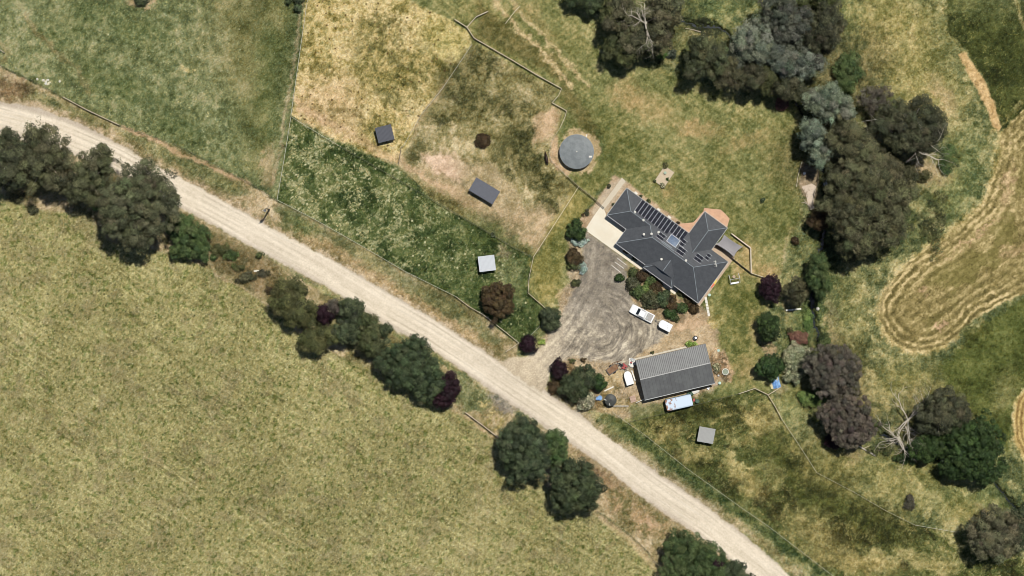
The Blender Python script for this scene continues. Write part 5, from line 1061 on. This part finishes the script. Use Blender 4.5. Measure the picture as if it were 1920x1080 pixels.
def crown_mesh(name, lobes, kind, seed, zb, zt, dens=1.0, gap=0.0, union=None):
    """lobes: (dx,dy,rx,ry) in metres. Fills each lobe's dome with leaf clumps."""
    lo, hi, cr, ls, dn = KINDS[kind]; r = np.random.default_rng(seed)
    C = []; CR = []; tot = sum(PI*l[2]*l[3] for l in lobes); uf = min(1.0, (union or tot)*1.12/tot)
    for (dx, dy, rx, ry) in lobes:
        area = PI*rx*ry; n = int(max(6, area/(cr*cr)*1.05*uf*(1-gap)))
        ph = r.uniform(0, 2*PI, 5); am = r.uniform(.03, .11, 5)
        a = r.uniform(0, 2*PI, n); rad = np.sqrt(r.random(n))
        edge = 1 + sum(am[k]*np.sin((k+2)*a+ph[k]) for k in range(5))
        crr = np.minimum(cr*r.uniform(.6, 1.45, n), min(rx, ry)*.5)
        ex = np.maximum(rx*edge-crr*.8, .1); ey = np.maximum(ry*edge-crr*.8, .1)
        x = dx + ex*rad*np.cos(a); y = dy + ey*rad*np.sin(a)
        hh = (zt-zb)*min(1.0, .55+.45*math.sqrt(rx*ry)/max(math.sqrt(l[2]*l[3]) for l in lobes))
        dome = np.sqrt(np.clip(1-rad**2*.95, 0, 1))
        z = zb + hh*(.30 + .62*dome)*r.uniform(.66, 1.1, n)
        C.append(np.stack([x, y, z], 1)); CR.append(crr)
        # lower skirt
        m = int(n*.6); a = r.uniform(0, 2*PI, m); rad = r.uniform(.2, .92, m)
        C.append(np.stack([dx+rx*.9*rad*np.cos(a), dy+ry*.9*rad*np.sin(a), zb+hh*r.uniform(.02,.34,m)], 1)); CR.append(np.minimum(cr*r.uniform(.6,1.1,m), min(rx,ry)*.45))
    C = np.concatenate(C); CR = np.concatenate(CR); nc = len(C)
    la = 2*(ls*.62)*(ls*.62*.7); w = CR**2
    nl = int((2*PI*w).sum()/la*1.15*dens*(1-gap*.4)); idx = r.choice(nc, nl, p=w/w.sum())
    d = r.standard_normal((nl, 3)); d[:, 2] = np.abs(d[:, 2])*.95 - .25*r.random(nl); d /= np.linalg.norm(d, axis=1, keepdims=True)
    lump = 1 + .24*np.sin(d[:, 0]*6+idx*1.7)*np.sin(d[:, 1]*6+idx*2.3)
    rr_ = CR[idx]*(.66+.46*r.random(nl)**.8)*lump
    P = C[idx] + d*rr_[:, None]*np.array([1, 1, .8]); P[:, 2] = np.maximum(P[:, 2], .05)
    nrm = d*1.5 + r.standard_normal((nl, 3))*.55 + np.array([0, 0, .15]); nrm /= np.linalg.norm(nrm, axis=1, keepdims=True)
    t = np.cross(nrm, r.standard_normal((nl, 3))); t /= np.linalg.norm(t, axis=1, keepdims=True); bt = np.cross(nrm, t)
    s = ls*r.uniform(.5, 1.0, nl)[:, None]*.82; s2 = s*r.uniform(.5, .9, (nl, 1))
    V = np.stack([P-t*s, P-bt*s2, P+t*s, P+bt*s2], 1).astype(np.float32)
    me = bpy.data.meshes.new(name); me.vertices.add(nl*4); me.vertices.foreach_set('co', V.reshape(-1))
    me.loops.add(nl*4); me.loops.foreach_set('vertex_index', np.arange(nl*4, dtype=np.int32)); me.polygons.add(nl)
    me.polygons.foreach_set('loop_start', np.arange(0, nl*4, 4, dtype=np.int32)); me.polygons.foreach_set('loop_total', np.full(nl, 4, np.int32))
    lo_, hi_ = lin(np.array(lo)/255.), lin(np.array(hi)/255.)
    cl = r.random(nc)[idx]*.5 + r.random(nl)*.5; cl = np.clip((cl-.5)*1.35+.5, 0, 1)
    if kind == 'cream': cl = np.where(r.random(nl) < .30, 1.0, cl*.25)
    col = (lo_ + (hi_-lo_)*cl[:, None])/GAIN*LK*(1+.13*r.standard_normal((nc, 1))+.04*r.standard_normal((nc, 3)))[idx]*(1+np.array([.04,.02,.035])*np.clip(r.standard_normal(3),-1.5,1.5))*(1+.07*np.clip(r.standard_normal(),-1.5,1.5))
    col = np.concatenate([np.clip(col, .006, .7), np.ones((nl, 1))], 1).astype(np.float32)
    at = me.attributes.new('leaf_tint', 'FLOAT_COLOR', 'FACE'); at.data.foreach_set('color', col.reshape(-1))
    me.materials.append(m_leaf); me.update(calc_edges=True); return me, C
NT = [0]
def plant(name, cat, label, px, py, rx, ry, kind, h, lobes=None, # noqa
          gap=0.0, trunk=True, group=None, dens=1.0, zb=None, bark=None):
    """px,py: crown centre in the photo; rx,ry radii in px; lobes: extra [(dx,dy,rx,ry)] px offsets"""
    NT[0] += 1; seed = 100+NT[0]*7
    if h > 4.5: h *= 1.28
    gum = kind in ('euc','eucd','blue') and h > 6
    if gum: gap = max(gap, .13)
    zb = zb if zb is not None else (h*(.24 if h < 7 else .36) if h > 2.5 else 0.0)
    p = W(px, py, h*.6); p.z = 0; e = bpy.data.objects.new(name, None); link(e); e.location = p; tag(e, label, cat, group)
    L = [(0, 0, rx*S*1.06, ry*S*1.06)] if not lobes else []
    for (dx, dy, a, b_) in (lobes or []): L.append((dx*S, -dy*S, a*S*1.1, b_*S*1.1))
    me, C = crown_mesh('crown' if h > 2.2 else 'foliage', L, kind, seed, zb, h, dens, gap, PI*rx*ry*S*S)
    o = bpy.data.objects.new('crown' if h > 2.2 else 'foliage', me); link(o, e)
    r = random.Random(seed); b = MB(); tr = max(.05, h*.028); fork = h*.3
    if trunk:
        b.tube([(0,0,-.1),(r.uniform(-.1,.1)*h*.1,r.uniform(-.1,.1)*h*.1,fork*.6),(0,0,fork)], [tr*1.2,tr,tr*.85], 8)
        k = min(9, 4+int(h/2)) + (6 if gum else 0); pick = [C[r.randrange(len(C))] for _ in range(k)]
        for q in pick:
            q = Vector(q); q.z += .75 if gum else 0; m_ = Vector((q.x*.45, q.y*.45, fork+(q.z-fork)*.55)); b.tube([(0,0,fork*.9), m_, q*.97], [tr*.6, tr*.36, tr*.12], 5)
        b.build('trunk' if h > 2.2 else 'stem', bark or (m_pbark if gum else m_bark), e)
    return e
def T(*a, **k): return plant('tree', 'tree', *a, **k)
def Sh(*a, **k): k.setdefault('trunk', True); return plant('shrub', 'shrub', *a, **k)
# left roadside clump
T('dark brown-green gum tree cut by the left edge beside the road',8,310,48,60,'eucd',12,lobes=[(-6,10,45,40),(22,-15,26,34),(8,-52,18,20)],group='roadside gum trees')
T('ragged brown-green gum tree second from the left edge by the road',84,300,48,60,'euc',12,lobes=[(-14,10,40,42),(16,-10,36,44),(-20,-40,22,24),(20,36,32,24)],group='roadside gum trees')
T('thin sparse gum crown reaching over the pale road at upper left',76,240,28,22,'euc',11,gap=.75,dens=.35,group='roadside gum trees')
T('grey-green gum tree between the ragged gum and the biggest roadside gum',165,335,46,52,'euc',11,lobes=[(-14,8,34,38),(16,-16,32,40),(10,28,30,24),(26,-50,18,16)],group='roadside gum trees')
T('wispy gum foliage overhanging the road above the biggest roadside gum',192,293,26,20,'euc',12,gap=.7,dens=.4,lobes=[(-4,0,20,14),(10,-14,10,9),(28,10,9,7)],group='roadside gum trees')
T('biggest broad-crowned gum tree on the south side of the road',256,383,78,80,'euc',15,lobes=[(0,8,66,66),(38,-14,40,46),(-36,10,40,40),(6,-44,44,34),(6,50,48,32),(-10,-4,50,50),(66,22,14,34),(14,-72,20,14)],group='roadside gum trees')
Sh('bright green leafy bush tucked against the biggest roadside gum',180,378,12,16,'bright',3)
Sh('low dark straggly bush at the left end of the olive paddock edge',32,372,16,12,'eucd',2.0,gap=.4)
Sh('small dark bush below the straggly bush at the paddock edge',62,392,12,9,'eucd',1.8,gap=.3)
Sh('round green bush at the right foot of the biggest roadside gum',349,440,42,42,'green',5,lobes=[(-18,-14,24,26),(8,6,34,34),(24,24,20,22),(-10,26,22,20)])
Sh('dark low scrub on the bank right of the round green bush',412,470,20,14,'olive',1.6,gap=.5)
Sh('dark low scrub on the bank above the paddock edge',462,520,24,12,'eucd',1.6,gap=.5)
for x,y,rx,ry,k,h,l in ((432,478,15,10,'green',1.6,'low green scrub patch right of the dark bank scrub'),(486,478,12,8,'olive',1.3,'olive scrub patch against the road edge on the bank'),(448,500,16,9,'olive',1.4,'olive scrub in the middle of the left bank'),(492,512,14,10,'eucd',1.6,'dark scrub on the bank nearest the middle clump'),(505,545,9,8,'brown',1.2,'brownish scrub touching the left end of the middle clump'),(402,482,8,8,'green',1.2,'small green weed bush at the foot of the round green bush')):
    Sh(l,x,y,rx,ry,k,h,gap=.35,group='scrub on the south bank of the road')
# middle clump
T('dark olive tree at the upper left end of the middle roadside clump',550,566,40,46,'olive',8,lobes=[(-6,-14,34,32),(14,16,30,32),(-8,8,30,30)],group='middle roadside clump')
T('small purple-leaved tree inside the middle roadside clump',608,588,19,19,'purple',5,group='middle roadside clump')
T('small bare grey-brown tree above the purple one in the middle clump',626,574,16,16,'mauve',5,gap=.3,group='middle roadside clump')
T('low olive-green tree at the bottom of the middle clump',598,637,38,28,'olive',6,lobes=[(-14,4,26,24),(14,-6,26,20)],group='middle roadside clump')
T('deep green tree in the centre of the middle clump',655,600,30,42,'dense',7,lobes=[(4,-20,22,24),(-2,18,28,26)],group='middle roadside clump')
T('olive-brown tree at the right of the middle clump',690,625,28,38,'olive',7,lobes=[(-4,-12,24,26),(4,16,22,24)],group='middle roadside clump')
Sh('small round green bush by the road right of the middle clump',722,619,13,12,'dense',2.6)
T('wide dense dark green tree spreading along the paddock edge',768,684,68,54,'dense',7,lobes=[(-24,-6,42,36),(14,-28,34,26),(16,12,44,36),(36,30,36,36),(-6,10,36,32)],group='middle roadside clump',dens=1.1)
T('large dark purple-leaved tree at the end of the dense green one',838,733,27,34,'purple',5.5,lobes=[(4,-8,22,26),(-6,12,20,20)])
T('big dark green round-crowned tree by the olive paddock corner',984,842,56,62,'dense',10,lobes=[(-4,-10,46,46),(4,18,46,44),(-12,-20,34,34)],dens=1.1)
T('green tree squeezed between the two big round trees',1042,838,26,36,'green',8,lobes=[(0,-8,22,26),(2,14,22,22)])
T('big dark round tree with reddish soil beside it',1079,908,51,56,'dense',10,lobes=[(-4,-6,42,44),(12,10,36,40),(-18,24,28,26)],dens=1.1)
T('green spreading tree at the bottom edge left of the road',1296,1046,58,50,'green',7,lobes=[(-14,-24,34,30),(16,4,46,36),(-28,18,30,34),(24,30,46,34)],dens=1.1)
T('dark green tree leaving the bottom edge beside the road',1366,1078,44,34,'dense',6,lobes=[(0,0,40,26),(20,20,30,20)])
T('little purple-leaved tree at the bottom edge under the road',1342,1054,13,10,'purple',6.6,trunk=False,zb=4.6)
# paddock trees
T('round russet-brown tree at the end of the green paddock',934,563,31,35,'brown',5,dens=1.2)
T('round dark green tree at the west side of the driveway bend',1032,596,20,22,'dense',4,dens=1.1)
T('small blackish-purple tree at the driveway entrance fence',990,645,17,18,'purple',4)
Sh('yellowish flowering bush right of the blackish-purple tree',1015,641,7,6,'lime',.9)
Sh('round dark brown bush alone in the brown paddock',905,264,15,14,'brown',1.4,dens=1.2)
Sh('tiny dark bush on the fence above the white-roofed shelter',925,440,4,5,'dense',1.2)
Sh('dark bush at the top edge of the upper green paddock',267,0,17,10,'dense',2)
Sh('small dark round bush at the top edge, left of the fence line',540,2,6,7,'dense',2,group='dark bushes at the top fence')
Sh('small dark bush at the top edge against the fence line',560,0,12,7,'dense',2,group='dark bushes at the top fence')
Sh('dark round bush just below the other two at the top fence',557,15,9,8,'dense',2,group='dark bushes at the top fence')
# driveway south garden
T('purple-leaved tree in the garden island south of the driveway',1048,693,16,19,'purple',4)
T('dark green spreading tree in the garden island by the road',1086,718,34,32,'dense',5,lobes=[(-8,6,26,24),(8,-8,24,24)],dens=1.1)
T('dark tree at the right end of the garden island',1124,717,13,17,'pine',4)
Sh('cream-flowered round bush beside the road at the garden island',1098,750,19,18,'cream',3.2,dens=1.2)
Sh('small cream-flowered bush between the dark garden trees',1108,699,9,7,'cream',1.8)
Sh('brownish low bush at the west tip of the garden island',1040,725,13,14,'brown',1.3,gap=.3)
Sh('small round brown bush at the driveway edge above the garden island',1094,675,6,5,'brown',.9)
Sh('small olive bush left of the brown one at the driveway edge',1072,677,6,5,'olive',.9)
# garden by the garage
T('spiky dark green tree at the corner of the concrete apron',1080,431,18,18,'pine',3.6,dens=1.2)
Sh('silvery blue shrub under the spiky green tree',1086,453,15,9,'silver',1.2)
Sh('bronze-tinted tree in the strip beside the driveway',1077,482,15,17,'brown',2.8,dens=1.1)
Sh('olive-green shrub just below the bronze-tinted tree',1076,497,14,10,'olive',2.2)
Sh('silvery shrub at the right of the olive-green shrub',1092,501,9,12,'silver',1.1)
Sh('small olive shrub at the lower end of the driveway strip',1079,530,9,10,'olive',1.4)
Sh('clipped dark ball shrub at the edge of the gravel',1161,520.5,8,8,'pine',1.6,dens=1.4)
for x,y,r_,k,l in ((1101,401,3.5,'eucd','small dark round shrub in the gravel west of the garage, lower right one'),(1101.5,394,2.4,'eucd','tiny dark round shrub in the gravel west of the garage, upper one'),(1093,403,2,'brown','tiny brownish shrub in the gravel west of the garage, left one'),(1142,349,3.2,'eucd','dark round shrub on the pink gravel at the top of the garage garden'),(1150,383,2,'eucd','tiny dark shrub against the north-west roof edge'),(1201.5,368,2.6,'eucd','tiny dark shrub between the first white slab and the round bush'),(1215,377.5,4,'olive','round olive bush beside the solar panel end of the back path'),(1271,419,3,'brown','reddish bush near the inner corner of the back path'),(1248,310,4,'olive','round olive bush at the top of the gravel bed'),(1251.5,335.5,2,'pine','tiny dark shrub at the right edge of the gravel bed'),(1228,339,2,'olive','tiny shrub at the left corner of the gravel bed'),(1242,348,4,'cream','pale round bush at the lower end of the gravel bed')):
    Sh(l,x,y,r_+.8,r_+.8,k,.8,group='small shrubs in the gravel beds',dens=1.5)
for x,y,rx,ry,k,h,l in ((1188,512,9,9,'olive',1.4,'olive tussocky shrub at the top of the front garden'),(1203,518,10,10,'brown',1.6,'dark reddish-brown round shrub in the front garden'),(1186,531,12,12,'eucd',1.6,'dark shrub at the driveway edge of the front garden'),(1222,524,10,9,'green',1.3,'bright green shrub beside the cream front path'),(1196,547,13,12,'green',1.5,'large mid-green shrub low in the front garden'),(1211,537,7,11,'bright',1.4,'lime-green shrub in the middle of the front garden'),(1230,540,11,12,'brown',1.5,'russet shrub right of the lime-green one'),(1222,562,17,14,'eucd',2.0,'widest dark shrub facing the parked ute'),(1243,558,13,14,'dense',2.0,'dark green shrub right of the widest dark one'),(1258,570,12,15,'brown',1.6,'dark brown shrub above the box trailer'),(1279,578,10,9,'green',1.6,'round green shrub at the right end of the front garden'),(1257,588,10,10,'pine',1.6,'dark green shrub nearest the trailer'),(1299,577,9,9,'brown',1.2,'round brown shrub below the south roof corner'),(1276,550,7,6,'olive',1.0,'small olive shrub at the end of the cream front path'),(1290,562,7,6,'brown',1.0,'small brown shrub under the south eave'),(1265,597,9,6,'olive',1.0,'low olive shrub on the pale gravel behind the trailer')):
    Sh(l,x,y,rx*1.12,ry*1.12,k,h,group='shrubs in the front garden',dens=1.35)
Sh('dark brown shrub half under the eave above the cream path',1173,471,9,5,'brown',1.2)
Sh('dark green shrub under the eave beside the first path notch',1192,484,9,5,'dense',1.0)
Sh('yellow-green bush against the north wall of the shed',1295,645,12,6,'lime',1.2,gap=.3)
Sh('little green weed bush at the north-west corner of the shed',1224,661,4,3,'olive',.6)
Sh('straw-coloured bush in the bed east of the shed',1345,690,8,12,'cream',.9,gap=.4)
# east garden
T('rounded purple-black tree at the end of the short pale fence',1445,540,21,25,'purple',5,dens=1.1)
T('dark olive upright tree right of the purple-black tree',1495,545,20,26,'eucd',6,dens=1.1)
T('tall green tree above the plank bridge',1534,520,24,44,'green',8,lobes=[(0,-22,20,22),(2,12,24,26),(-4,-6,18,20)])
T('dark green round tree below and left of the plank bridge',1441,614,23,26,'pine',5,dens=1.1)
T('spreading dark green tree above the blue tarpaulin',1444,687,25,24,'pine',5,dens=1.1)
Sh('reddish-brown twiggy bush above the cream-flecked shrub',1497,633,17,14,'rust',2.2,dens=1.2)
Sh('tall cream-flecked grey-green shrub beside the mauve-brown trees',1492,680,25,38,'cream',3.2,dens=1.2)
Sh('small dark bush left of the reddish-brown twiggy bush',1481,618,7,6,'olive',1.4)
T('large round mauve-brown tree, the upper of the twin brown trees',1562,692,51,54,'mauve',9,lobes=[(0,-4,46,44),(4,18,44,36),(-14,4,36,36)],dens=1.15)
T('large round mauve-brown tree, the lower of the twin brown trees',1590,786,54,52,'mauve',9,lobes=[(0,0,46,44),(12,14,40,36),(-16,-10,36,34)],dens=1.15)
Sh('bright green low bush left of the twin brown trees',1522,748,26,17,'bright',2.0,gap=.2)
Sh('dark crimson bush below the lower mauve-brown tree',1566,826,20,15,'purple',3)
Sh('twiggy greyish bush in the open grass of the south-east flat',1706,943,12,14,'mauve',1.6,gap=.5)
T('olive-brown gum tree beside the bare dead tree',1762,770,46,46,'eucd',10,lobes=[(4,-10,36,34),(-10,12,36,32),(14,14,30,26)],group='south-east trees')
T('deep green dense tree at the right of the south-east clump',1822,842,62,62,'pine',9,lobes=[(6,4,50,50),(-16,-20,36,34),(18,-26,38,40),(30,34,34,28),(-30,-48,26,24),(-6,28,40,26)],group='south-east trees',dens=1.1)
T('low deep green tree under the olive-brown gum',1742,838,44,26,'pine',6,lobes=[(-12,2,30,20),(14,0,34,24)],group='south-east trees')
T('big olive-brown round tree near the bottom right corner',1866,998,52,56,'euc',10,lobes=[(0,-6,46,46),(-10,16,40,36),(16,14,34,38)],dens=1.1)
T('green tree cut by the right edge at the bottom corner',1916,990,26,40,'dense',8)
# north riverside
T('dark green hedge-like tree at the top edge above the lawn',1102,2,42,24,'dense',6,lobes=[(-14,-6,28,18),(16,2,30,20)],dens=1.1)
T('olive-brown gum tree at the top edge around the dead white branches',1206,42,66,56,'euc',11,lobes=[(-34,-8,36,40),(30,-10,40,40),(14,30,44,28),(-14,36,34,26)],group='creek gums')
T('rounded olive gum standing forward on the lawn edge',1165,92,33,32,'olive',8,group='creek gums')
T('small olive gum right of the rounded one at the lawn edge',1216,88,22,17,'olive',7,group='creek gums')
Sh('bright green bush at the lawn edge with a blue-grey bush beside it',1243,98,12,14,'bright',1.6)
Sh('blue-grey bush at the lawn edge touching the bright green one',1260,102,10,10,'grey',1.4)
T('brown-green gum with pale limbs over the lawn edge',1325,108,44,44,'eucd',11,lobes=[(-6,-8,36,36),(14,10,32,32),(-26,26,20,16)],group='creek gums',bark=m_pbark)
T('sparse brown gum with pale twigs above the lawn shadow',1368,140,28,32,'euc',10,gap=.4,dens=.8,group='creek gums',bark=m_pbark)
T('dark brown gum hanging over the lawn corner',1412,146,28,30,'eucd',10,group='creek gums')
T('blue-green gum between the brown gums of the creek',1412,76,44,46,'blue',12,lobes=[(0,-8,36,34),(8,18,34,28),(-14,8,28,28)],group='creek gums')
T('large mixed grey-green gum at the top of the creek belt',1472,42,50,52,'grey',12,lobes=[(-10,-12,38,38),(16,6,36,38),(0,24,36,28)],group='creek gums')
T('dark brown gum at the top right of the creek belt',1546,52,42,50,'eucd',12,lobes=[(4,-14,34,34),(-6,16,36,34)],group='creek gums')
T('grey-green gum in the middle of the upper creek belt',1497,122,44,36,'blue',11,lobes=[(-14,2,32,30),(16,0,32,30)],group='creek gums')
T('dark shaded gum below the middle grey-green one',1478,164,36,24,'eucd',9,lobes=[(-10,0,28,20),(12,4,24,20)],group='creek gums')
Sh('dense green bush east of the grey-green gum',1590,132,28,34,'green',3.5,gap=.2)
T('pale blue-green wattle at the narrow of the creek belt',1553,195,46,42,'blue',10,lobes=[(-8,-4,38,34),(14,6,32,30)],group='creek gums')
T('dark blue-green gum beside the top of the creek-side bed',1528,268,30,48,'blue',9,lobes=[(-4,-14,26,30),(6,16,24,28)],group='creek gums')
T('olive gum in the centre of the creek belt',1602,272,52,52,'euc',12,lobes=[(-10,-10,40,38),(14,14,40,38)],group='creek gums')
T('wide dark brown gum at the right of the creek belt',1706,238,68,62,'eucd',12,lobes=[(-26,-4,42,42),(22,-18,40,36),(10,24,46,34),(44,4,26,30)],group='creek gums')
T('grey open shrubby tree above the wide dark brown gum',1640,185,34,28,'mauve',6,gap=.5,dens=.7)
T('largest gum of the creek belt, above the mown field',1624,386,86,92,'euc',15,lobes=[(-20,-30,56,50),(26,-12,56,56),(-8,22,62,56),(34,34,44,44),(-6,-60,44,30),(-14,58,44,36),(60,0,24,40)],group='creek gums')
T('brown dead-leaved round tree tucked against the largest gum',1538,411,22,21,'brown',6)
T('dark straggly tree at the foot of the largest gum',1600,470,36,22,'eucd',7,gap=.4)
Sh('small round brown bush beside the creek path',1490,452,8,9,'brown',1.4)
Sh('small dark round bush on the east lawn',1431,376,5,6,'dense',1.1)
Sh('pinkish twiggy round bush at the lawn corner by the creek',1467,195,14,13,'rust',1.4)
Sh('green low scrub right of the largest gum',1780,300,20,34,'green',1.6,gap=.6,dens=.7)
for x,y,rx,ry,k,h,l in ((1572,335,26,34,'eucd',8,'dark gum filling the gap left of the largest gum'),(1660,318,34,28,'euc',10,'olive gum filling the gap above the largest gum'),(1694,330,26,22,'eucd',7,'small dark gum under the wide dark brown gum'),(1568,225,26,26,'eucd',7,'dark gum behind the pale blue-green wattle'),(1452,96,26,30,'grey',10,'grey-green gum wedged between the blue-green gum and the mixed one'),(1440,150,24,24,'olive',8,'olive gum filling the lawn edge below the blue-green gum'),(1596,445,34,28,'eucd',9,'dark gum at the lower left of the largest gum'),(1505,75,30,30,'dense',9,'dense dark green tree under the mixed grey-green gum'),(1380,110,22,26,'grey',8,'grey-green tree between the pale-limbed gum and the blue-green gum'),(1795,775,30,34,'eucd',8,'dark brown-green tree between the olive-brown gum and the deep green clump'),(1790,880,26,20,'pine',6,'dark green low tree at the foot of the deep green clump'),(1252,20,28,26,'eucd',9,'dark gum right of the dead white branches at the top edge'),(1150,22,26,28,'olive',8,'olive gum between the hedge-like tree and the dead white branches')):
    T(l,x,y,rx,ry,k,h,group='creek gums')
T('dark olive tree above the creek at the top of the picture',1520,0,60,22,'olive',9,lobes=[(-26,0,36,20),(24,-4,36,18)])
Sh('tall green scrub between the creek and the mown field',1750,420,30,60,'olive',1.6,gap=.75,dens=.45)

for x,y,rx,ry,k,h,l in ((1585,165,16,14,'green',2.0,'green undergrowth between the green bush and the olive creek gum'),(1640,220,20,14,'olive',2.0,'olive undergrowth left of the wide dark brown gum'),(1730,330,22,12,'olive',1.6,'low olive scrub below the pale fallen branches'),(1560,470,14,12,'dense',2.0,'dark undergrowth left of the straggly creek tree'),(1650,845,26,9,'olive',1.6,'olive undergrowth between the fallen log and the dead gum'),(1545,640,12,16,'green',1.4,'green reeds on the creek bank above the twin brown trees'),(1515,600,9,22,'bright',1.0,'bright green reeds on the left bank of the creek'),(1600,735,16,10,'eucd',3.0,'dark undergrowth between the twin brown trees'),(1700,860,22,9,'pine',2.0,'dark low scrub under the dead white gum')):
    Sh(l,x,y,rx,ry,k,h,gap=.25,group='creek undergrowth')
# bare dead trees
def dead(label, px, py, reach, h, n, seed, dirs=None, dep=3, zf=.28, name='dead_tree', cat='dead tree', base=None):
    p = W(px, py); e = bpy.data.objects.new(name, None); link(e); e.location = p; tag(e, label, cat)
    r = random.Random(seed); b = MB(); b.tube([(0,0,0),(.1,.1,h*zf)],[.32,.26],8)
    e2 = b.build('trunk', m_pbark, e)
    def grow(b, p, d, L, rad, depth):
        pts = [p]; q = p.copy()
        for i in range(4):
            d = (d + Vector((r.uniform(-.35,.35), r.uniform(-.35,.35), r.uniform(-.2,.2)))).normalized(); q = q + d*(L/4); q.z = max(q.z, .15); pts.append(q.copy())
        b.tube(pts, [rad*(1-.17*i) for i in range(5)], 5)
        if depth:
            for i in (1,2,3,4):
                if r.random() < .85:
                    s_ = r.choice((-1,1)); nd = Matrix.Rotation(s_*r.uniform(.4,.95),3,'Z') @ d; grow(b, pts[i], nd, L*r.uniform(.4,.65), rad*.5*(1-.1*i), depth-1)
    dirs = dirs or [2*PI*k/n + r.uniform(-.2,.2) for k in range(n)]
    for a in dirs:
        b = MB(); L = reach*S*r.uniform(.8,1.1); grow(b, Vector((0,0,h*zf)), Vector((math.cos(a),math.sin(a),r.uniform(.25,.6))).normalized(), L, .15, dep); b.build('limb', m_pbark, e)
    return e
dead('bare white dead gum with long limbs at the south-east clump',1700,787,56,8,7,21,[R(62),R(100),R(200),R(225),R(250),R(285),R(40)])
dead('sprawling lower half of the dead white gum at the south-east clump',1684,822,40,6,5,5,[R(185),R(205),R(270),R(300),R(140)])
dead('bare white branches standing in the olive-brown gum at the top',1206,52,40,14,6,9,[R(80),R(105),R(135),R(165),R(265),R(290)],zf=.86,dep=2)
dead('pale fallen branches reaching right from the wide dark brown gum',1688,276,66,12,4,12,[R(-8),R(-20),R(-32),R(150)],zf=.8,dep=2)
b = MB(); b.tube([(-2.6,1.6,.3),(0,0,.35),(2.6,-1.5,.25)],[.06,.14,.17],7); b.tube([(0,0,.35),(1.2,.5,.3)],[.08,.03],5)
single(b,'fallen_log',m_pbark,1618,841,0,'long pale fallen log lying below the lower mauve-brown tree','log')
b = MB(); b.tube([(-1.6,.6,.2),(0,0,.25),(1.4,-.7,.2)],[.05,.1,.12],6); single(b,'fallen_branch',m_timber,1300,56,R(10),'pale fallen branch by the dark water at the top of the creek','branch')
# a rough scrub layer under the creek belt
